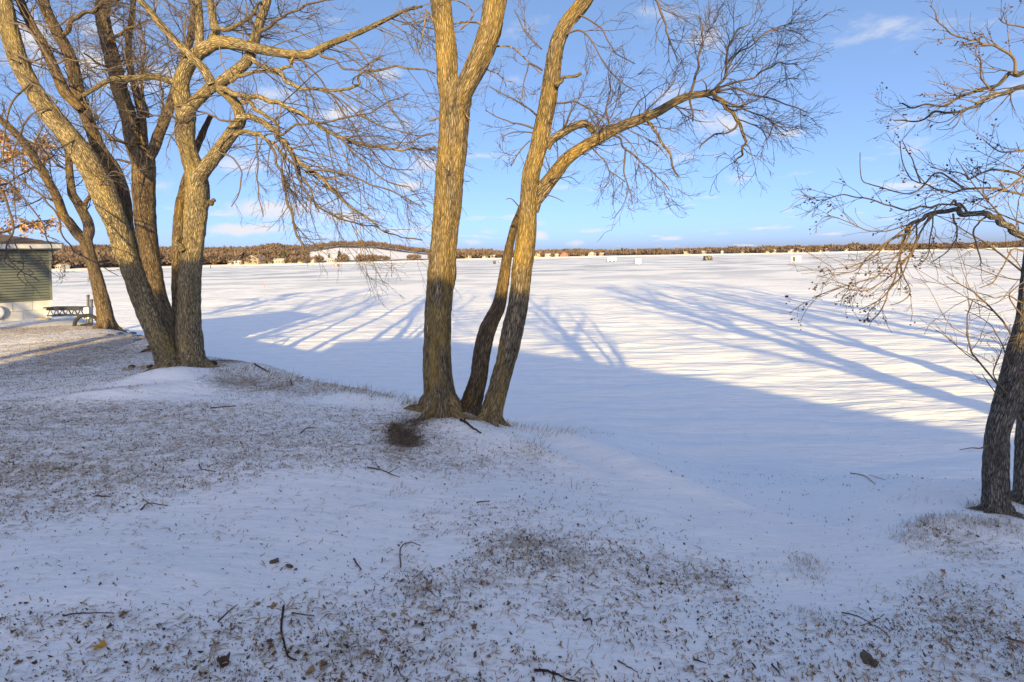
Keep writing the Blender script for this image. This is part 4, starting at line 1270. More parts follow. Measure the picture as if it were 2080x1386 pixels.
    for rr, d in ((.19, .02), (.19, -.03), (.165, -.045), (.08, -.06)):
        rings.append(np.stack([p + Rm @ np.array([rr * math.cos(a), d, rr * math.sin(a)]) for a in t]))
    V = np.concatenate(rings + [[p + Rm @ np.array([0, -.065, 0])]])
    Q = [[k * 24 + i, k * 24 + (i + 1) % 24, (k + 1) * 24 + (i + 1) % 24, (k + 1) * 24 + i] for k in range(3) for i in range(24)]
    T = [[72 + i, 72 + (i + 1) % 24, 96] for i in range(24)] + [[0, (i + 1) % 24, i] for i in range(1, 23)]
    lid = MB().add(V, Q, T).build('round_cover', flat('pale_grey_plastic', (.55, .58, .64), .5), None, True)
    tag(lid, 'round pale grey cover against the shed foundation', 'cover')


def rock(name, p, size, mat, seed, label, cat, group=None, sub=2, rough=.10):
    import bmesh
    bm = bmesh.new()
    bmesh.ops.create_icosphere(bm, subdivisions=sub, radius=1)
    r = np.random.default_rng(seed)
    a = r.uniform(0, 6.28)
    Rz = rotz(a)
    k = r.normal(size=(5, 3)) * 1.6
    ph = r.uniform(0, 6, 5)
    V = []
    for v in bm.verts:
        c = np.array(v.co)
        f = 1 + rough * sum(math.sin(float(c @ k[i]) * (1 + 2.5 * (rough > .1)) + ph[i]) for i in range(5)) / 1.5
        V.append(Rz @ (c * f * np.array(size)) + np.array(p) + np.array([0, 0, size[2] * .35]))
    T = [[v.index for v in f.verts] for f in bm.faces]
    bm.free()
    o = mk(name, V, None, T, mat, None, sub > 2)
    return tag(o, label, cat, group)


shed()


# ------------------------------------------------------------------ dock section pulled ashore
def dock():
    A, B = at(96, 629, 14.2), at(170, 629, 13.5)
    root = thing('dock_section', tuple(at(140, 650, 13.6)), 'dark truss dock section pulled up behind the shed', 'dock')
    mt, snow = flat('dark_steel', (.05, .055, .06), .5, .4), flat('post_steel', (.09, .09, .10), .5, .4)
    off = np.array([-.2, .9, 0]) * .3
    gz = lambda p: float(ground_z(p[0], p[1]))
    deck = MB()
    for k, o in enumerate((np.zeros(3), off)):
        top = MB()
        top.bar(A + o, B + o, .03, 6)
        top.bar(A + o + [0, 0, -.17], B + o + [0, 0, -.17], .018, 6)
        n = 12
        for i in range(n):
            a, b = A + (B - A) * i / n + o, A + (B - A) * (i + 1) / n + o
            top.bar(a, b + np.array([0, 0, -.17]), .009, 5) if i % 2 else top.bar(a + np.array([0, 0, -.17]), b, .009, 5)
        top.build('truss', mt, root)
    N = 14
    pm = flat('grey_deck', (.06, .06, .06), .8)
    for i in range(N):
        a = A + (B - A) * (i + .5) / N + off / 2 + np.array([0, 0, .045])
        ang = math.atan2((B - A)[1], (B - A)[0])
        MB().box(a, (np.linalg.norm(B - A) / N * .92, np.linalg.norm(off) + .06, .03), rotz(ang)).build('plank', pm, root)
    # uprights at the shore end
    for px, y0, y1, Y in ((179, 603, 660, 13.2), (186, 612, 658, 13.5)):
        p0, p1 = at(px, y0, Y), at(px, y1, Y)
        post = MB().bar(p0, p1, .03, 8).build('post', snow, root, True)
        MB().bar(p0 + [0, 0, -.01], p0 + [0, 0, .05], .034, 8).build('cap', mt, post, True)
    c = at(178, 636, 13.15)
    MB().box(c, (.11, .16, .3), rotz(.3)).build('bracket', flat('snowy_bracket', (.55, .56, .6), .8), root)
    # half-buried roll-in wheel
    w = at(176, 660, 13.0)
    wr = .25
    ang = np.linspace(0, 2 * math.pi, 29)
    ax = np.array([math.cos(.35), math.sin(.35), 0])
    ring = np.stack([w + wr * (ax * math.cos(t) + np.array([0, 0, 1]) * math.sin(t)) for t in ang])
    V, Q = tubes(ring[None], np.full((1, 29), .042), 8)
    tyre = MB().add(V, Q).build('wheel', flat('black_rubber', (.035, .035, .035), .9), root, True)
    sp = MB()
    for t in np.linspace(0, math.pi, 7)[:-1]:
        d = ax * math.cos(t) + np.array([0, 0, 1]) * math.sin(t)
        sp.bar(w - d * wr, w + d * wr, .007, 5)
    sp.build('spokes', mt, tyre)
    MB().bar(w + np.array([-.06, -.12, .0]), w + np.array([.06, .12, 0]), .03, 8).build('hub', mt, tyre)


dock()


# ------------------------------------------------------------------ far shore
_sp = np.array([-900, 200, 330, 450, 650, 860, 940, 1280, 1660, 2060, 3000])
_sd = np.array([230, 262, 285, 306, 312, 350, 428, 430, 385, 455, 440])
_kp = np.array([-900, 100, 200, 330, 450, 500, 560, 620, 640, 690, 760, 850, 870, 940, 1010, 1080, 1130, 1180, 1215, 1240, 1280, 1340, 1400, 1500, 1560, 1650, 1700, 1800, 1860, 1900, 1980, 2080, 3000])
_ky = np.array([497, 500, 499, 502, 503, 502, 495, 503, 500, 492, 493, 506, 508, 506, 507, 508, 505, 503, 505, 509, 505, 507, 506, 502, 499, 501, 503, 502, 497, 494, 493, 488, 470])


def hor(px):
    return 516.5 - 0.0195 * (px - 1040)


_ridge_T = 480.0
TREE_H = 7.0


def far_z(px, t):
    """height of the far land t metres behind the far shoreline, on the bearing of pixel column px"""
    D = np.interp(px, _sp, _sd)
    z_top = CAM_Z + (hor(px) - np.interp(px, _kp, _ky)) / 1040 * (D + _ridge_T) - TREE_H * .95
    zr = np.maximum(z_top, 1.6)
    return 0.9 * smooth01(t / 7) + .7 * smooth01(t / 60) + (zr - 1.6) * smooth01(t / _ridge_T) - np.maximum(t - _ridge_T, 0) * .01 + .4 * fbm(px * .03, t * .02, 77, 3) * smooth01(t / 60)


def far_pt(px, t):
    Y = np.interp(px, _sp, _sd) + t
    return np.stack([(px - 1040) / 1040 * Y, Y, far_z(px, t)], -1)


FIELD = lambda px, t: (smooth01((px - 612) / 25) * (1 - smooth01((px - 880) / 25)) * smooth01((t - 25) / 20) * (1 - smooth01((t - 285 + .12 * (px - 740)) / 25))
                       + smooth01((px - 545) / 20) * (1 - smooth01((px - 640) / 25)) * smooth01((t - 150) / 15) * (1 - smooth01((t - 190) / 15)))


def far_shore():
    pxs = np.linspace(-900, 3000, 520)
    ts = np.concatenate([[-6, -1], np.linspace(0, 60, 16), np.linspace(75, 480, 26), [560, 700, 1000]])
    PX, TT = np.meshgrid(pxs, ts)
    P = far_pt(PX, TT)
    P[..., 2] = np.where(TT < 0, -.3, P[..., 2] + .02)
    wood = np.clip(1 - FIELD(PX, TT), 0, 1) * smooth01((TT - 4) / 12)
    wood = np.clip(wood * (1 + .9 * fbm(PX * .05, TT * .05, 88, 3)), 0, 1)
    idx = np.arange(PX.size).reshape(PX.shape)
    Q = np.stack([idx[:-1, :-1], idx[:-1, 1:], idx[1:, 1:], idx[1:, :-1]], -1).reshape(-1, 4)
    m, nt, b = material('far_land')
    a = nd(nt, 'ShaderNodeAttribute', attribute_name='wood')
    geo = nd(nt, 'ShaderNodeNewGeometry')
    n = nd(nt, 'ShaderNodeTexNoise', Scale=.12, Detail=6.0)
    nt.links.new(geo.outputs['Position'], n.inputs['Vector'])
    br = ramp(nt, n.outputs[0], [(.3, (.075, .05, .036)), (.7, (.13, .09, .068))])
    nt.links.new(mixc(nt, a.outputs['Fac'], (.86, .86, .87), br), b.inputs['Base Color'])
    o = mk('far_shore', P.reshape(-1, 3), Q, None, m, None, True, {'wood': wood.ravel()})
    tag(o, kind='structure')
    # the bare woods: one mass of thousands of small crowns
    n = 16500
    px = rng.uniform(-300, 2400, n)
    t = np.where(rng.random(n) < .30, rng.uniform(4, 40, n), rng.uniform(20, 490, n) ** 1.0)
    t = np.where(rng.random(n) < .15, rng.uniform(430, 500, n), t)
    keep = rng.random(n) > np.clip(FIELD(px, t) * 1.3, 0, 1)
    keep &= ~((px > 610) & (px < 880) & (t < 45) & (fbm(px * .05, t * 0, 91, 2) < -.05))
    px, t = px[keep], t[keep]
    base = far_pt(px, t)
    m_ = len(px)
    low = (t < 45) & (px > 540) & (px < 900)
    h = TREE_H * rng.uniform(.65, 1.12, m_) * np.where(low, .62, 1)
    h *= np.where(px > 1000, .72, 1) * np.where((t > 280) & (px > 600) & (px < 900), 1.2, 1) * (1 + .55 * fbm(px * .06, t * .05, 93, 3))
    K = 30
    # each branch: a thin triangle from the trunk out to the crown shell
    dirn = norm(rng.normal(size=(m_, K, 3)) + np.array([0, 0, .25]))
    rad = h[:, None, None] * np.array([.46, .46, .44]) * rng.uniform(.65, 1.05, (m_, K, 1)) * rng.uniform(.8, 1.25, (m_, 1, 1))
    ctr = base[:, None] + np.stack([0 * h, 0 * h, h * .54], -1)[:, None]
    root = ctr + dirn * rad * .15 - np.stack([0 * h, 0 * h, h * .1], -1)[:, None]
    tip = ctr + dirn * rad
    d = norm(tip - root)
    side = norm(np.cross(d, rng.normal(size=d.shape))) * (.22 + .022 * h[:, None, None] * rng.uniform(.5, 2.0, (m_, K, 1)))
    mid = root + (tip - root) * .62
    V = np.stack([root, mid + side, tip, mid - side], 2).reshape(-1, 3)
    Q = np.arange(m_ * K * 4).reshape(-1, 4)
    cols = [(0, (.075, .053, .042)), (.35, (.12, .087, .07)), (.7, (.155, .115, .092)), (.95, (.20, .15, .12)), (1, (.15, .09, .055))]
    o = mk('far_woods', V, Q, None, island('bare_woods', cols), None, False)
    tag(o, 'brown leafless woods covering the hills across the lake', 'woods', None, 'stuff')


far_shore()


def far_tree(px, t, h, label, kind):
    b = far_pt(np.array(px), np.array(float(t)))
    root = thing('evergreen_tree' if kind == 'pine' else 'rusty_tree', tuple(b), label, 'tree')
    MB().bar(b + [0, 0, -.3], b + [0, 0, h * .8], .16, 6).build('trunk', flat('far_trunk', (.15, .1, .07)), root)
    n = 520
    z = rng.uniform(.1, 1, n)
    a = rng.uniform(0, 6.28, n)
    if kind == 'pine':
        r = (1.04 - z) * h * .30 * rng.uniform(.5, 1.0, n)
        col = [(0, (.03, .04, .025)), (.6, (.06, .075, .04)), (1, (.11, .11, .06))]
    else:
        r = np.sqrt(np.clip(1 - (z * 2 - 1.1) ** 2, .02, 1)) * h * .5 * rng.uniform(.3, 1, n)
        col = [(0, (.25, .12, .05)), (.6, (.40, .20, .09)), (1, (.5, .3, .15))]
    c = b + np.stack([r * np.cos(a), r * np.sin(a), z * h], -1)
    s = h * .055
    V = (c[:, None] + rng.normal(size=(n, 3, 3)) * s).reshape(-1, 3)
    MB().add(V, None, np.arange(n * 3).reshape(-1, 3)).build('crown', island('far_crown_' + kind, col), root)['kind'] = 'stuff'


for a_ in [(690, 22, 7.0, 'pointed dark evergreen on the far shore below the snowy field', 'pine'),
           (579, 26, 7.2, 'dark evergreen left of the snowy field on the far shore', 'pine'),
           (669, 30, 4.5, 'low dark evergreen beside the white far-shore house', 'pine'),
           (1264, 20, 6.2, 'dark evergreen on far shore above the long white ice shelter', 'pine'),
           (436, 10, 4.0, 'rusty orange leafed tree on far shore right of left clump', 'rust'),
           (733, 14, 4.6, 'rusty orange bush on far shore below the snowy field', 'rust'),
           (1098, 12, 4.5, 'rusty orange bushes beside far shore right of centre clump', 'rust')]:
    far_tree(*a_)


def far_houses():
    W, Tn, Y_, Rd, G = (.38, .37, .35), (.26, .21, .155), (.33, .28, .20), (.25, .115, .085), (.3, .3, .3)
    snow = flat('snowy_roof', (.40, .395, .395))
    brown = flat('brown_roof', (.26, .18, .13))
    gl = flat('far_glass', (.06, .07, .08), .15, .5)
    mats = {}
    L = [(127, 20, W, snow, 4), (469, 10, W, snow, 9), (485, 14, W, snow, 6), (519, 33, Tn, snow, 8), (550, 8, Tn, snow, 9), (569, 20, Y_, snow, 8), (588, 9, Tn, brown, 11), (611, 10, (.66, .42, .22), snow, 9),
         (637, 11, W, snow, 10), (674, 16, W, snow, 9), (707, 8, W, snow, 9),
         (952, 12, W, snow, 8), (986, 10, W, snow, 7), (1001, 9, W, snow, 9), (1092, 13, (.62, .36, .2), snow, 9), (1114, 13, W, snow, 7), (1131, 8, W, snow, 9), (1146, 16, Rd, brown, 9), (1182, 11, Tn, snow, 10), (1203, 15, W, snow, 8),
         (1222, 9, Tn, snow, 9), (1293, 12, Y_, snow, 20), (1332, 9, Y_, snow, 20), (1349, 8, Y_, snow, 16), (1372, 5, Y_, snow, 18), (1396, 15, Y_, snow, 10), (1429, 9, Tn, snow, 8), (1467, 5, W, snow, 9), (1507, 7, Tn, snow, 9),
         (1559, 12, Y_, snow, 8), (1572, 8, W, snow, 9), (1606, 11, W, snow, 9), (1619, 7, W, snow, 9), (1636, 16, Tn, snow, 10), (1666, 7, W, snow, 8), (1680, 7, Tn, snow, 9), (1718, 7, W, snow, 9), (1793, 6, W, snow, 9),
         (1903, 7, Y_, snow, 24), (1968, 14, W, snow, 9), (2015, 14, Tn, snow, 9)]
    special = {127: 'white cottage on far shore just right of the siding shed', 519: 'long low tan house on far shore right of left clump', 569: 'yellowish far-shore house left of the snowy field',
               611: 'orange-tan far-shore cottage at left end of the snowy field', 674: 'white gabled far-shore house beside a low evergreen', 1146: 'red-pink house on the far shore right of centre clump',
               1203: 'long white low house on far shore left of white ice shelter', 1559: 'yellow house on far shore left of the pale cube shelter', 1903: 'pale house high on far shore above the rightmost branches',
               1092: 'orange cabin on far shore touching the right centre trunk', 637: 'small white cottage left of the white gabled house', 1293: 'cream house above the small white cube shelter'}
    o1 = sorted(x for x, *_ in L if x not in special and x < 900)
    o2 = sorted(x for x, *_ in L if x not in special and 900 < x < 1430)
    o3 = sorted(x for x, *_ in L if x not in special and x >= 1430)
    ORD = ['first', 'second', 'third', 'fourth', 'fifth', 'sixth', 'seventh', 'eighth', 'ninth', 'tenth', 'eleventh', 'twelfth', 'thirteenth', 'fourteenth']
    for px, wpx, col, roof, t in L:
        b = far_pt(np.array(float(px)), np.array(float(t)))
        b[2] = b[2] - .1
        w = wpx * b[1] / 1040
        d, hw = min(w * .7, 7), float(np.clip(w * .32, 1.9, 2.9))
        if px in special:
            lab = special[px]
        elif px in o1:
            lab = ORD[o1.index(px)] + ' plain cottage along far shore from left clump towards centre trunk'
        elif px in o2:
            lab = ORD[o2.index(px)] + ' plain cottage along far shore rightwards from the centre trunks'
        else:
            lab = ORD[o3.index(px)] + ' plain cottage along far shore rightwards from the dark camouflage shelter'
        root = thing('lake_house', tuple(b), lab, 'house', 'houses along the far shore')
        if col not in mats:
            mats[col] = flat('far_wall', col, var=.06)
        ang = float(np.random.default_rng(px).uniform(-.35, .35))
        Rm = rotz(ang)
        gab = px % 3 == 0
        rise = (d if not gab else w) * .22
        def P(x, y, z):
            return b + Rm @ np.array([x, y, z])
        wl = MB()
        x, y = w / 2, d / 2
        V = [P(-x, -y, -.6), P(x, -y, -.6), P(x, y, -.6), P(-x, y, -.6), P(-x, -y, hw), P(x, -y, hw), P(x, y, hw), P(-x, y, hw)]
        Q = [[0, 1, 5, 4], [1, 2, 6, 5], [2, 3, 7, 6], [3, 0, 4, 7]]
        o = .35
        if gab:
            V += [P(0, -y, hw + rise), P(0, y, hw + rise)]
            T = [[4, 5, 8], [6, 7, 9]]
            rf = [(P(-x - o, -y - o, hw - .1), P(0, -y - o, hw + rise + .12), P(0, y + o, hw + rise + .12), P(-x - o, y + o, hw - .1)), (P(0, -y - o, hw + rise + .12), P(x + o, -y - o, hw - .1), P(x + o, y + o, hw - .1), P(0, y + o, hw + rise + .12))]
        else:
            V += [P(-x, 0, hw + rise), P(x, 0, hw + rise)]
            T = [[4, 7, 8][::-1], [5, 6, 9]]
            rf = [(P(-x - o, -y - o, hw - .1), P(x + o, -y - o, hw - .1), P(x + o, 0, hw + rise + .12), P(-x - o, 0, hw + rise + .12)), (P(-x - o, 0, hw + rise + .12), P(x + o, 0, hw + rise + .12), P(x + o, y + o, hw - .1), P(-x - o, y + o, hw - .1))]
        wl.add(V, Q, T).build('wall', mats[col], root)
        rb = MB()
        for q in rf:
            q = np.array(q)
            rb.add(np.concatenate([q, q + [0, 0, .18]]), [[3, 2, 1, 0], [4, 5, 6, 7], [0, 1, 5, 4], [1, 2, 6, 5], [2, 3, 7, 6], [3, 0, 4, 7]])
        rb.build('roof', roof, root)
        for k in range(3 if wpx > 12 else 2):
            xx = -x * .55 + k * x * (.55 if wpx > 12 else 1.0)
            MB().box(P(xx, -y - .01, hw * .55), (min(1.1, w * .14), .06, .9), Rm).build('window', gl, root)
        MB().box(P(x * .75, -y - .01, .8), (.8, .06, 1.8), Rm).build('door', flat('far_door', (.2, .14, .1)) if 'd' not in mats else mats['d'], root)
        if 'd' not in mats:
            mats['d'] = bpy.data.materials['far_door']


far_houses()


# ------------------------------------------------------------------ shelters and gear out on the ice
def ice_things():
    def base(px, py):
        Y = CAM_Z * 1040 / (py - hor(px))
        p = at(px, py, Y)
        p[2] = -.02
        return p, Y
    white, dark, gl = flat('shelter_white', (.85, .83, .78), var=.04), flat('shelter_dark', (.03, .03, .035)), flat('shelter_glass', (.05, .06, .08), .2, .5)
    # long white wheelhouse
    p, Y = base(1242, 532.5)
    r = thing('ice_house', tuple(p), 'long white wheeled ice shelter with small dark windows', 'ice shelter')
    s = Y / 1040
    MB().box(p + [0, 0, 1.0], (17 * s, 2.0, 1.35)).build('body', white, r)
    MB().add([p + [-8.7 * s, -1.05, 1.68], p + [8.7 * s, -1.05, 1.68], p + [8.7 * s, 1.05, 1.68], p + [-8.7 * s, 1.05, 1.68], p + [-8.2 * s, 0, 1.85], p + [8.2 * s, 0, 1.85]],
             [[0, 1, 5, 4], [2, 3, 4, 5]], [[1, 2, 5], [3, 0, 4]]).build('roof', white, r)
    for x in (-.9, .1, 1.0):
        MB().box(p + [x, -1.01, 1.2], (.35, .04, .3)).build('window', gl, r)
    MB().box(p + [-.4, -1.01, .85], (.55, .03, 1.0)).build('door', flat('shelter_door', (.6, .6, .58)), r)
    for x in (-.7, .9):
        MB().bar(p + np.array([x, -1.05, .3]), p + np.array([x, -.85, .3]), .3, 12).build('wheel', dark, r)
    MB().bar(p + np.array([-8.5 * s, 0, .45]), p + np.array([-11.5 * s, 0, .4]), .05, 6).build('hitch', dark, r)
    # small white cube
    p, Y = base(1295, 536)
    s = Y / 1040
    r = thing('ice_house', tuple(p), 'small white box ice shelter right of the long white one', 'ice shelter')
    MB().box(p + [0, 0, .78], (11.5 * s, 1.7, 1.5)).build('body', white, r)
    MB().box(p + [0, 0, 1.57], (12.2 * s, 1.85, .06)).build('roof', flat('cube_roof', (.75, .75, .76)), r)
    MB().box(p + [.25, -.87, .68], (.6, .03, 1.2)).build('door', flat('cube_door', (.7, .69, .66)), r)
    MB().box(p + [-.5, -.87, 1.1], (.3, .03, .25)).build('window', gl, r)
    # camouflage hub tent
    p, Y = base(1438, 529)
    s = Y / 1040
    m, nt, b = material('camouflage')
    tc = nd(nt, 'ShaderNodeTexCoord')
    n = nd(nt, 'ShaderNodeTexNoise', Scale=1.3, Detail=2.0)
    nt.links.new(tc.outputs['Object'], n.inputs['Vector'])
    nt.links.new(ramp(nt, n.outputs[0], [(0, (.03, .03, .03)), (.47, (.09, .08, .06)), (.54, (.35, .31, .25)), (.6, (.03, .035, .03))], 'CONSTANT'), b.inputs['Base Color'])
    r = thing('hub_tent', tuple(p), 'dark camouflage pop-up shelter alone on the ice', 'ice shelter')
    w, h = 15 * s, 8.3 * s
    x, y = w / 2, 1.2
    V = [p + np.array(c) for c in [(-x, -y, 0), (x, -y, 0), (x, y, 0), (-x, y, 0), (-x * .93, -y * .93, h), (x * .93, -y * .93, h), (x * .93, y * .93, h), (-x * .93, y * .93, h),
                                   (0, -y - .2, h * .5), (x + .2, 0, h * .5), (0, y + .2, h * .5), (-x - .2, 0, h * .5), (0, 0, h + .15)]]
    T = []
    for i in range(4):
        a, b_, c, d, e = i, (i + 1) % 4, 4 + (i + 1) % 4, 4 + i, 8 + i
        T += [[a, b_, e], [b_, c, e], [c, d, e], [d, a, e], [d, c, 12]]
    MB().add(V, None, T).build('body', m, r)
    MB().box(p + [.5, -y - .1, h * .45], (.5, .05, .35)).build('window', gl, r)
    MB().box(p + [-w * .62, 0, .12], (.9, .5, .2)).build('sled', dark, r)
    # pale yellow-white hut with its shaded side
    p, Y = base(1617, 531.5)
    s = Y / 1040
    r = thing('ice_house', tuple(p), 'pale cream hut with shaded left side, rightmost shelter on ice', 'ice shelter')
    Rm = rotz(math.radians(28))
    cream = flat('hut_cream', (.84, .80, .66), var=.04)
    w, d, h = 1.95, 1.9, 10.3 * s
    def P(a, b_, c):
        return p + Rm @ np.array([a, b_, c])
    V = [P(-w / 2, -d / 2, 0), P(w / 2, -d / 2, 0), P(w / 2, d / 2, 0), P(-w / 2, d / 2, 0), P(-w / 2, -d / 2, h), P(w / 2, -d / 2, h), P(w / 2, d / 2, h), P(-w / 2, d / 2, h), P(0, -d / 2, h + .2), P(0, d / 2, h + .2)]
    MB().add(V, [[0, 1, 5, 4], [1, 2, 6, 5], [2, 3, 7, 6], [3, 0, 4, 7]], [[4, 5, 8], [6, 7, 9]]).build('body', cream, r)
    rb = MB()
    for sx in (-1, 1):
        q = np.array([P(sx * (w / 2 + .08), -d / 2 - .08, h - .03), P(0, -d / 2 - .08, h + .22), P(0, d / 2 + .08, h + .22), P(sx * (w / 2 + .08), d / 2 + .08, h - .03)])
        rb.add(np.concatenate([q, q + [0, 0, .05]]), [[0, 1, 2, 3], [4, 5, 6, 7], [0, 1, 5, 4], [1, 2, 6, 5], [2, 3, 7, 6], [3, 0, 4, 7]])
    rb.build('roof', flat('hut_roof', (.8, .78, .7)), r)
    MB().box(P(-w / 2 - .01, 0, .75), (.04, .7, 1.3), Rm).build('door', flat('hut_door', (.12, .11, .10)), r)
    MB().box(P(.3, -d / 2 - .01, 1.0), (.4, .04, .35), Rm).build('window', flat('hut_window', (.55, .55, .5)), r)
    # red tent
    p, Y = base(683, 541.5)
    s = Y / 1040
    r = thing('ice_tent', tuple(p), 'red ice fishing tent with pale panel near the far shore', 'ice shelter')
    x, y, h = 4.3 * s, .8, 5.3 * s
    red = flat('red_canvas', (.55, .10, .05))
    V = [p + np.array(c) for c in [(-x, -y, 0), (x, -y, 0), (x, y, 0), (-x, y, 0), (-x * .85, -y * .8, h), (x * .85, -y * .8, h), (x * .85, y * .8, h), (-x * .85, y * .8, h)]]
    MB().add(V, [[0, 1, 5, 4], [1, 2, 6, 5], [2, 3, 7, 6], [3, 0, 4, 7], [4, 5, 6, 7]]).build('body', red, r)
    MB().box(p + [0, -y * .92, h * .5], (x * .9, .12, h * .42)).build('panel', flat('pale_panel', (.7, .6, .55)), r)
    # dark tent
    p, Y = base(1004.5, 536.3)
    s = Y / 1040
    r = thing('ice_tent', tuple(p), 'small dark square ice tent beside the centre clump stem', 'ice shelter')
    x, y, h = 2.7 * s, .6, 5.2 * s
    V = [p + np.array(c) for c in [(-x, -y, 0), (x, -y, 0), (x, y, 0), (-x, y, 0), (-x * .9, -y * .9, h), (x * .9, -y * .9, h), (x * .9, y * .9, h), (-x * .9, y * .9, h), (0, 0, h + .12)]]
    MB().add(V, [[0, 1, 5, 4], [1, 2, 6, 5], [2, 3, 7, 6], [3, 0, 4, 7]], [[4, 5, 8], [5, 6, 8], [6, 7, 8], [7, 4, 8]]).build('body', flat('dark_canvas', (.06, .035, .035)), r)
    MB().box(p + [0, -y - .0, h * .5], (x * .8, .08, h * .7)).build('door', flat('dark_flap', (.12, .08, .07)), r)
    # utility vehicle, half hidden by the stem
    p, Y = base(1016, 533.6)
    r = thing('utility_vehicle', tuple(p), 'small open utility vehicle parked on ice, half behind the stem', 'vehicle')
    MB().box(p + [0, 0, .62], (2.6, 1.3, .35)).build('body', flat('uv_body', (.5, .5, .52)), r)
    MB().box(p + [-.15, 0, 1.55], (1.3, 1.25, .06)).build('roof', dark, r)
    cg = MB()
    for a in (-.75, .45):
        for b_ in (-.58, .58):
            cg.bar(p + np.array([a, b_, .8]), p + np.array([a * .9, b_, 1.55]), .035, 6)
    cg.build('roll_cage', dark, r)
    for a in (-.85, .85):
        for b_ in (-.6, .6):
            MB().bar(p + np.array([a, b_ - .1, .32]), p + np.array([a, b_ + .1, .32]), .32, 12).build('wheel', dark, r)
    # marker stakes
    om = flat('stake_orange', (.6, .22, .08))
    for px, py, h, lab in ((963, 534, .9, 'thin orange stake on the ice between the centre trunks'), (537, 584, .55, 'tiny orange stake on the near ice right of left clump')):
        p, Y = base(px, py)
        tag(MB().bar(p, p + np.array([.03, 0, h]), .03, 6).build('marker_stake', om), lab, 'stake')
    p, Y = base(428, 545)
    tag(MB().bar(p, p + np.array([0, 0, 1.1]), .18, 7).add([p + np.array(c) for c in ((-.2, 0, 1.1), (.2, 0, 1.1), (0, .2, 1.1), (0, 0, 1.35))], None, [[0, 1, 3], [1, 2, 3], [2, 0, 3]]).build('marker_post', dark),
        'dark post at the far shore edge right of left clump', 'post')


ice_things()


# ------------------------------------------------------------------ oak holding brown leaves behind the shed
def oak():
    P0 = at(10, 560, 22.0)
    gz = float(ground_z(P0[0], P0[1]))
    root = thing('oak_tree', (P0[0] - 1, 22.0, 1.5), 'oak with clinging orange-brown leaves behind the shed roof', 'tree')
    b = np.array([P0[0] - 1.2, 22.0, 1.2])
    limbs = [limb_part('trunk', root, [b, b + [0, 0, 2.5], b + [.1, 0, 5], b + [.2, 0, 8]], [.3, .26, .2, .08], M_BARK_DARK, 301, sides=12, disp=0)]
    for j in range(9):
        a = j * 2.4
        d = norm(np.array([math.cos(a), math.sin(a), .25]))
        p0 = b + np.array([0, 0, 2.2 + j * .6])
        limbs.append(limb_part('limb', root, [p0, p0 + d * .9, p0 + d * 1.7 + [0, 0, .2], p0 + d * 2.5 + [0, 0, .2]], [.09, .06, .04, .02], M_BARK_DARK, 310 + j, sides=7, disp=0))
    g = twig_part(root, limbs[1:], M_TWIG, (90, 350, 300), ((.5, 1.3), (.3, .7), (.1, .3)), UP, .02, rmin=.005)
    pts = np.concatenate([g[1].reshape(-1, 3), g[2].reshape(-1, 3)])
    n = 5200
    c = pts[rng.integers(0, len(pts), n)] + rng.normal(size=(n, 3)) * .07
    u = norm(rng.normal(size=(n, 3))) * .075
    v = norm(np.cross(u, rng.normal(size=(n, 3)))) * .045
    V = np.stack([c - u, c + v * .8, c + u, c - v], 1).reshape(-1, 3)
    o = mk('leaves', V, np.arange(n * 4).reshape(-1, 4), None, island('oak_leaf', [(0, (.24, .12, .05)), (.5, (.42, .23, .10)), (1, (.56, .36, .18))]), root, False)
    o['kind'] = 'stuff'


oak()


# ------------------------------------------------------------------ leaf litter, grass and sticks on the snow
def scatter(n, fn, xr=(-9, 9), yr=(1.2, 13), near=1.0):
    """n ground points, thick where fn(x, y) is high; more of them near the path where they show"""
    out = []
    got = 0
    while got < n:
        k = n * 3
        y = yr[0] + (yr[1] - yr[0]) * rng.random(k) ** (1 + near)
        x = rng.uniform(-1, 1, k) * (y * 1.15 + 2.6)
        w = fn(x, y)
        ok = (rng.random(k) < w) & (x > xr[0] - 6) & (x < xr[1])
        p = np.stack([x[ok], y[ok]], -1)
        out.append(p)
        got += len(p)
    p = np.concatenate(out)[:n]
    return p[:, 0], p[:, 1]


def clump(x, y, seed, s=3.0):
    return np.clip(.5 + 1.6 * fbm(x * s, y * s * 1.6, seed, 4), 0, 1)


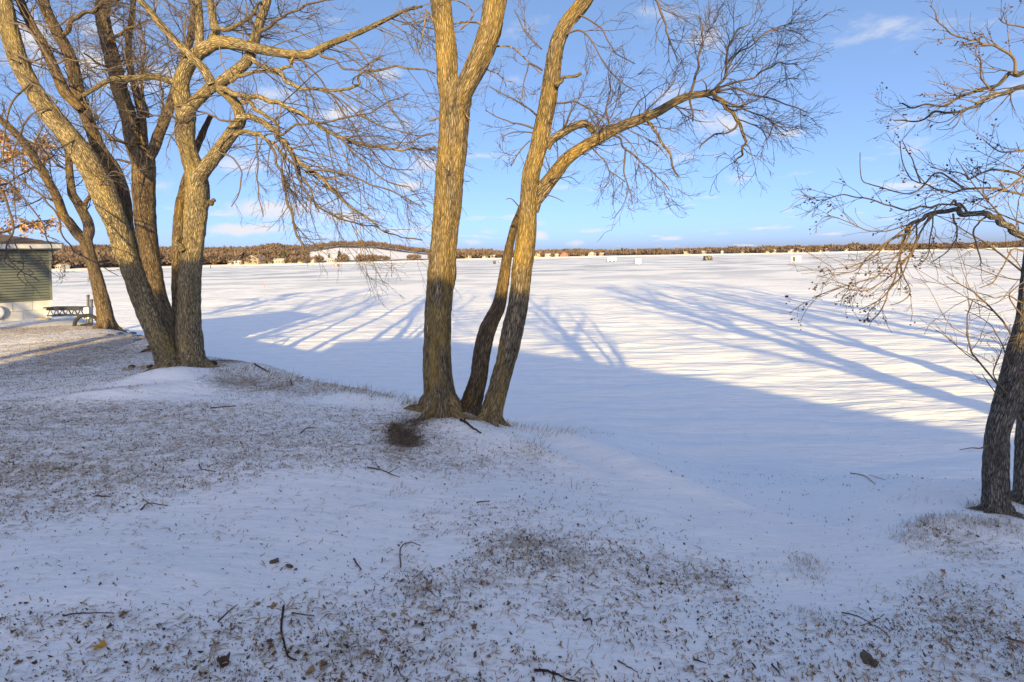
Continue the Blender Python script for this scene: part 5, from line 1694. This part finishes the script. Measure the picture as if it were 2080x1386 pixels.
def litter_things():
    # broken leaf bits
    n = 125000
    x, y = scatter(n, lambda x, y: (.025 + np.clip(litter(x, y), 0, 1) ** 1.3) * (.35 + .65 * clump(x, y, 301, 9)))
    z = ground_z(x, y)
    a = rng.uniform(0, 2 * math.pi, n)
    L = rng.uniform(.0028, .0075, n) * rng.choice([1, 1, 1, 1, 1, 2.0], n)
    W = L * rng.uniform(.25, .6, n)
    d = np.stack([np.cos(a), np.sin(a), rng.normal(size=n) * .35], -1)
    s = np.stack([-np.sin(a), np.cos(a), rng.normal(size=n) * .35], -1)
    c = np.stack([x, y, z + .004], -1)
    L, W = L[:, None], W[:, None]
    up = np.array([0, 0, 1.0])
    V = np.stack([c - d * L + up * .002, c - s * W + up * .004, c + d * L + up * .008, c + s * W * .9 - up * .001], 1).reshape(-1, 3)
    o = mk('leaf_litter', V, None, np.concatenate([np.arange(n * 4).reshape(-1, 4)[:, [0, 1, 3]], np.arange(n * 4).reshape(-1, 4)[:, [1, 2, 3]]]),
           island('litter_bits', [(0, (.06, .042, .03)), (.4, (.14, .095, .063)), (.75, (.24, .165, .11)), (1, (.38, .28, .19))]), None, False)
    tag(o, 'brown crumbs of leaf litter poking through the thin snow', 'leaf litter', None, 'stuff')
    # flattened dead grass combed by the wind
    n = 75000
    x, y = scatter(n, lambda x, y: np.clip(litter(x, y) + .1 * (x < -1), 0, 1) ** 1.4 * (.35 + .65 * clump(x, y, 311, 4)) * np.where((x < -.5) & (y > 3.0), 1.0, .45), near=.6)
    z = ground_z(x, y)
    a = rng.normal(.35, .9, n) + math.pi * (rng.random(n) < .5)
    L = rng.uniform(.02, .06, n)[:, None]
    w = rng.uniform(.0012, .003, n)[:, None]
    d = np.stack([np.cos(a), np.sin(a), rng.uniform(0, .25, n)], -1)
    s = np.stack([-np.sin(a), np.cos(a), 0 * a], -1)
    c = np.stack([x, y, z + .002], -1)
    V = np.stack([c - s * w, c + s * w, c + d * L * .6 + s * w + up * .006, c + d * L * .6 - s * w + up * .006, c + d * L], 1).reshape(-1, 3)
    b = np.arange(n)[:, None] * 5
    o = mk('dead_grass', V, b + np.array([[0, 1, 2, 3]]), b + np.array([[3, 2, 4]]),
           island('straw', [(0, (.24, .16, .095)), (.4, (.37, .265, .16)), (.8, (.50, .38, .24)), (1, (.60, .48, .32))]), None, False)
    tag(o, 'flattened straw-coloured grass showing through the thin snow', 'grass', None, 'stuff')
    # upright tufts along the lip of the bank and here and there
    spots = []
    for px in range(470, 860, 7):
        spots.append((px, np.interp(px, [470, 620, 840], [748, 780, 818]) + rng.normal() * 5, 9, .10))
    for px in range(1050, 1245, 8):
        spots.append((px, np.interp(px, [1050, 1240], [873, 885]) + rng.normal() * 4, 7, .08))
    for q in [(830, 822, 40, .06), (850, 828, 40, .05), (1085, 908, 30, .07), (1090, 935, 14, .07), (1130, 935, 10, .08), (1055, 900, 20, .06), (930, 960, 12, .06), (970, 915, 14, .05), (990, 935, 18, .05),
              (1625, 1150, 60, .03), (1638, 1142, 70, .03), (1655, 1146, 40, .03), (1630, 1174, 60, .025), (1650, 1172, 50, .025), (1845, 1100, 70, .035), (1853, 1085, 90, .04), (1868, 1072, 110, .04), (1888, 1065, 110, .04), (1910, 1060, 110, .035), (1935, 1058, 110, .03), (1965, 1060, 80, .03), (1990, 1064, 80, .03), (2010, 1068, 90, .04), (2035, 1070, 90, .04), (2062, 1068, 90, .04), (1830, 1300, 30, .06), (1960, 1095, 30, .04), (2000, 1080, 30, .04),
              (1080, 1150, 40, .04), (1680, 1375, 16, .07), (1160, 1365, 18, .05), (1270, 1350, 24, .05), (1855, 1020, 8, .07), (1830, 1020, 8, .09), (815, 1000, 18, .06), (910, 985, 10, .05), (1900, 1200, 30, .04), (1970, 1370, 40, .06),
              (1610, 1252, 50, .02), (1640, 1252, 60, .025), (1665, 1254, 60, .025), (1690, 1262, 50, .02), (1715, 1270, 40, .02), (1930, 1130, 60, .025), (1960, 1125, 60, .025), (1990, 1135, 60, .025), (1890, 1180, 60, .025), (1780, 1200, 40, .025), (1800, 1215, 40, .025), (1560, 1162, 24, .03), (1150, 1000, 8, .07), (1265, 1055, 10, .05), (700, 895, 14, .05), (450, 755, 40, .06), (425, 745, 40, .05), (560, 790, 30, .05)]:
        spots.append(q)
    Vs, n = [], 0
    jobs = [(on_ground(px, py)[:2], k, h, None) for px, py, k, h in spots]
    for b0, r0, b2 in BASES:
        if b0[1] < 8 and r0 > .08 and b0[2] < 3.2:
            jobs.append((b2[:2], 170, .06, r0))
    for p, k, h, ring in jobs:
        for j in range(int(k)):
            if ring is None:
                q = p + rng.normal(size=2) * np.array([.07, .06])
            else:
                aa, rr = rng.uniform(0, 6.28), ring * rng.uniform(1.05, 1.9)
                q = p + np.array([math.cos(aa) * rr, math.sin(aa) * rr])
            z = float(ground_z(q[0], q[1])) - .005
            a = rng.normal(.2, .8)
            ln = h * rng.uniform(.5, 1.5)
            lean = rng.uniform(.2, 1.1)
            b0 = np.array([q[0], q[1], z])
            d1 = np.array([math.cos(a) * lean, .5 * math.sin(a) * lean, 1.0])
            d1 /= np.linalg.norm(d1)
            d2 = d1 + np.array([math.cos(a) * .8, .3 * math.sin(a), -.35])
            d2 /= np.linalg.norm(d2)
            sd = np.array([.0016, .0008, 0]) * rng.uniform(.7, 1.5)
            m1 = b0 + d1 * ln * .6
            Vs.append([b0 - sd, b0 + sd, m1 + sd, m1 - sd, m1 + d2 * ln * .45])
    V = np.array(Vs).reshape(-1, 3)
    b = np.arange(len(Vs))[:, None] * 5
    o = mk('grass_tufts', V, b + np.array([[0, 1, 2, 3]]), b + np.array([[3, 2, 4]]),
           island('tuft_straw', [(0, (.20, .14, .08)), (.5, (.34, .25, .15)), (1, (.5, .40, .25))]), None, False)
    tag(o, 'dry upright grass blades along the lip of the bank', 'grass', None, 'stuff')
    # matted dark hump of grass left of the centre clump
    n = 1700
    p = on_ground(822, 875)
    cs = rng.normal(size=(9, 2)) * np.array([.13, .17])
    q = cs[rng.integers(0, 9, n)] + rng.normal(size=(n, 2)) * np.array([.055, .075])
    n = len(q)
    x, y = p[0] + q[:, 0], p[1] + q[:, 1]
    z = ground_z(x, y) + .01 * rng.random(n)
    a = rng.normal(.5, .7, n)
    L = rng.uniform(.03, .085, n)[:, None]
    w = rng.uniform(.0018, .004, n)[:, None]
    d = norm(np.stack([np.cos(a), np.sin(a) * .8, rng.uniform(.0, .5, n)], -1))
    s = np.stack([-np.sin(a), np.cos(a), 0 * a], -1)
    c = np.stack([x, y, z], -1)
    V = np.stack([c - s * w, c + s * w, c + d * L * .6 + s * w, c + d * L * .6 - s * w, c + d * L - up * .01], 1).reshape(-1, 3)
    b = np.arange(n)[:, None] * 5
    o = mk('grass_clump', V, b + np.array([[0, 1, 2, 3]]), b + np.array([[3, 2, 4]]), island('mat_brown', [(0, (.07, .05, .032)), (.5, (.15, .105, .068)), (1, (.27, .2, .13))]), None, False)
    tag(o, 'matted dark brown grass clump left of the centre trunks', 'grass', None, 'stuff')

    # whole leaves, each its own thing
    lm = [island('leaf_brown', [(0, (.16, .09, .05)), (1, (.24, .14, .08))]), island('leaf_tan', [(0, (.30, .18, .09)), (1, (.33, .22, .13))]), island('leaf_dark', [(0, (.07, .045, .03)), (1, (.1, .06, .04))])]
    def leaf(p, size, rot, mat, curl, label, group=None):
        t = np.linspace(0, 2 * math.pi, 22, endpoint=False)
        r = (.55 + .28 * np.abs(np.cos(2.5 * t)) + .1 * np.cos(t)) * size
        x_, y_ = r * np.cos(t), r * np.sin(t) * .85
        zz = curl * (y_ ** 2 / size) * 1.6 + .3 * curl * x_ + rng.normal(size=22) * size * .05
        R = rotz(rot)
        V = np.stack([x_, y_, zz], -1) @ R.T + p + np.array([0, 0, .006])
        V = np.concatenate([V, [p + np.array([0, 0, .005])]])
        T = [[i, (i + 1) % 22, 22] for i in range(22)]
        o = MB().add(V, None, T).build('fallen_leaf', mat, None, False)
        return tag(o, label, 'leaf', group)
    leaf(on_ground(201, 1322), .033, .3, island('leaf_yellow', [(0, (.50, .27, .04)), (1, (.5, .27, .04))]), .4, 'bright yellow-brown lobed leaf on snow near lower left', None)
    named = [(39, 1350, .04, 0, 'curled brown leaf low at the left edge'), (107, 1040, .035, 1, 'tan leaf on thin snow by the left swath edge'), (455, 1352, .075, 2, 'flat black leaf clump near the bottom left of centre'),
             (600, 1160, .03, 2, 'dark upright leaf by two bark chips'), (2058, 1317, .045, 1, 'orange-brown leaf at lower right edge'), (1965, 1345, .03, 0, 'brown leaf below the right litter patch'), (555, 1235, .045, 1, 'tan leaf beside the long upright twig'),
             (963, 1280, .045, 0, 'reddish brown leaf right of the dark grass dot'), (628, 1370, .05, 1, 'tan curled leaf at bottom edge left of centre'), (660, 1358, .05, 0, 'brown leaf at bottom edge right of the tan one'), (250, 1255, .045, 0, 'brown leaf at the end of the thin black twig'),
             (1915, 1165, .04, 1, 'orange leaf in the right grass arcs'), (1775, 1262, .045, 0, 'brown leaf beside a forked twig at lower right'), (800, 1255, .04, 1, 'light brown leaf below the centre litter patch'), (70, 1352, .03, 2, 'small dark leaf at lower left corner')]
    for px, py, s, m_, lab in named:
        leaf(on_ground(px, py), s * .5, rng.uniform(0, 6), lm[m_], rng.uniform(.3, 1.0), lab, 'leaves fallen on the snow')
    k = 0
    while k < 70:
        px, py = rng.uniform(0, 2080), rng.uniform(1150, 1386)
        p = on_ground(px, py)
        if litter(p[0], p[1]) * rng.uniform(.5, 1.5) < .35:
            continue
        leaf(p, rng.uniform(.010, .019), rng.uniform(0, 6), lm[rng.integers(0, 3)], rng.uniform(.3, 1.2), 'small curled brown leaf scattered in the foreground litter', 'small leaves in the foreground')
        k += 1


up = np.array([0, 0, 1.0])
litter_things()


def sticks():
    dk = flat('stick_dark', (.055, .04, .032), .9, .1, .3, 40)
    br = flat('stick_brown', (.13, .09, .065), .9, .1, .3, 40)
    st = flat('stick_straw', (.34, .26, .16), .9, .1, .2, 40)
    L = [([[(1085, 1367), (1105, 1367), (1120, 1370), (1150, 1380), (1180, 1395)], [(1122, 1371), (1128, 1385)], [(1103, 1367), (1105, 1376)]], 7, dk, 'thick dark twig at the bottom edge of the snow'),
         ([[(577, 1235), (572, 1265), (573, 1290), (580, 1320), (585, 1337), (602, 1347)]], 6, dk, 'long crooked dark twig pointing up the foreground'),
         ([[(517, 741), (545, 757), (570, 770), (592, 774), (617, 767)], [(590, 773), (594, 786)]], 4.5, dk, 'curved dark branch on the bank lip right of left clump'),
         ([[(428, 832), (455, 828), (480, 826)]], 4, br, 'short straight stick on snow below the left clump'),
         ([[(745, 953), (775, 958), (795, 965), (812, 971)], [(772, 957), (762, 942)], [(790, 962), (812, 950)]], 3.5, br, 'thin branching twig below the dark grass clump'),
         ([[(814, 1155), (814, 1118), (832, 1104), (855, 1113)]], 3.5, br, 'bent twig standing in the centre foreground litter'),
         ([[(404, 944), (410, 954), (438, 961)], [(410, 954), (402, 958)]], 3, br, 'tiny forked twig on the left snow swath'),
         ([[(128, 1256), (160, 1250), (232, 1248)]], 4, dk, 'long thin black twig lying level at lower left'),
         ([[(443, 1265), (462, 1248), (482, 1232)]], 4, dk, 'straight diagonal twig left of the long crooked one'),
         ([[(719, 1138), (726, 1150), (734, 1160)]], 4, dk, 'short dark twig bit in the centre left litter'),
         ([[(592, 1248), (612, 1252), (640, 1257)]], 3.5, dk, 'short level twig right of the crooked one'),
         ([[(968, 1023), (995, 1020)]], 3.5, br, 'tiny straight reddish stick below the centre trunks'),
         ([[(1255, 1348), (1275, 1357), (1296, 1373)]], 4, br, 'brown stick with grass at bottom centre right'),
         ([[(1184, 1263), (1200, 1262), (1202, 1276)]], 5, dk, 'small black hooked twig in the foreground right of centre'),
         ([[(1710, 1247), (1742, 1255), (1768, 1268)], [(1748, 1272), (1768, 1268), (1786, 1258)]], 3.5, br, 'forked twig with a leaf at lower right'),
         ([[(1776, 1272), (1795, 1285), (1806, 1298)]], 3, br, 'thin slanting twig below the lower right fork'),
         ([[(286, 1040), (302, 1024), (340, 1030)], [(302, 1024), (290, 1017)]], 4, br, 'forked brown twig at the left swath upper edge'),
         ([[(195, 1010), (225, 1012)]], 4, dk, 'short dark stick on the far left snow'),
         ([[(610, 882), (622, 873), (640, 869)]], 3, br, 'thin curved twig on mid-left thin snow'),
         ([[(2040, 1298), (2075, 1308), (2095, 1310)]], 5, br, 'brown stick at the right edge of the litter'),
         ([[(1728, 963), (1755, 968), (1778, 985)], [(1765, 966), (1800, 978)]], 3, st, 'pale dry stalk on the clean right-hand snow'),
         ([[(1410, 1345), (1435, 1350)], ], 4, dk, 'small dark twig bit at bottom right of centre'),
         ([[(1568, 1353), (1585, 1372)]], 5, dk, 'short dark stick at the bottom right foreground'),
         ([[(800, 1368), (806, 1355), (815, 1377), (830, 1382)]], 3.5, dk, 'little bent twig at the bottom centre'),
         ([[(768, 1280), (790, 1290)]], 4, dk, 'short dark twig in centre bottom litter'),
         ([[(865, 1195), (885, 1215)]], 3.5, br, 'slanting twig above the round grass dot'),
         ([[(935, 855), (948, 862), (962, 876), (978, 885)], [(945, 858), (942, 850)]], 7, dk, 'black broken root between the centre trunk bases')]
    for polys, w, mat, lab in L:
        mb = MB()
        first = None
        for j, pl in enumerate(polys):
            P = np.array([on_ground(a, b) for a, b in pl])
            if np.ptp(P[:, 1]) > 1.2:          # lies along the lip of the bank
                P = np.array([at(a, b, np.median(P[:, 1])) for a, b in pl])
            if first is None:
                first = P[0].copy()
            r = w * P[0][1] / 1040 / 2 * (.78 if j == 0 else .5)
            P[:, 2] += r * .6 + .004 * (rng.random(len(P)))
            P, R = spline(P, np.linspace(r, r * .5, len(P)), .02)
            P = P + rng.normal(size=P.shape) * r * .18
            mb.add(*tubes(P[None], R[None], 7))
        tag(mb.build('fallen_twig', mat, None, True), lab, 'twig', 'twigs lying on the snow')
    # wood bits
    wd = flat('weathered_wood', (.13, .095, .07), .9, .1, .35, 30, .5)
    for (px, py, sz, rz, lab) in [(557, 1145, (.026, .009, .006), .5, 'brown bark chip, left of the pair in the litter'), (588, 1155, (.026, .007, .006), -.5, 'dark bark chip, right of the pair in the litter')]:
        p = on_ground(px, py)
        import bmesh
        bm = bmesh.new()
        bmesh.ops.create_icosphere(bm, subdivisions=2, radius=1)
        V = np.array([v.co[:] for v in bm.verts])
        V = np.sign(V) * np.abs(V) ** .6 * np.array(sz) + rng.normal(size=V.shape) * .0035
        T = [[v.index for v in f.verts] for f in bm.faces]
        bm.free()
        tag(mk('bark_chip', V @ rotz(rz).T + p + [0, 0, .01], None, T, wd, None, False), lab, 'bark chip', 'bark chips in the litter')
    p = on_ground(1764, 1345)
    rock('wood_knot', p, (.042, .024, .022), flat('knot_brown', (.12, .092, .065), .9, .1, .4, 25, .6), 71, 'grey-brown wood knot lying on snow at lower right', 'wood', None, 3, .22)
    rock('stone', at(957, 848, 5.62) + np.array([0, 0, -.05]), (.085, .07, .045), flat('tan_stone', (.27, .21, .155), .9, .2, .3, 14, .5), 72, 'tan stone wedged between the centre trunk bases', 'stone', None, 3, .2)
    dkst = flat('shore_stone', (.20, .19, .19), .9, .2, .3, 6, .4)
    k = 0
    for px, py, s in [(222, 682, .10), (232, 668, .16), (243, 678, .12), (246, 667, .14), (256, 672, .16), (262, 684, .12), (268, 678, .15), (278, 692, .10), (280, 684, .14), (290, 688, .15)]:
        rock('shore_stone', on_ground(px, py) + np.array([0, 0, -.03]), (s, s * .8, s * .45), dkst, 400 + k, ['first', 'second', 'third', 'fourth', 'fifth', 'sixth', 'seventh', 'eighth', 'ninth', 'tenth'][k] + ' dark stone rightwards along the bank point from the slender tree', 'stone', 'stones on the bank point')
        k += 1
    for px, py, s, lab in [(432, 742, .07, 'dark knobbly stump bit at the left clump foot'), (268, 748, .05, 'small dark clod left of the left clump, further one'), (306, 748, .05, 'small dark clod left of the left clump, nearer one')]:
        rock('clod', on_ground(px, py), (s, s * .8, s * .7), flat('clod_brown', (.07, .045, .035), .9, .1, .4, 30, .6), 500 + px, lab, 'clod')


sticks()
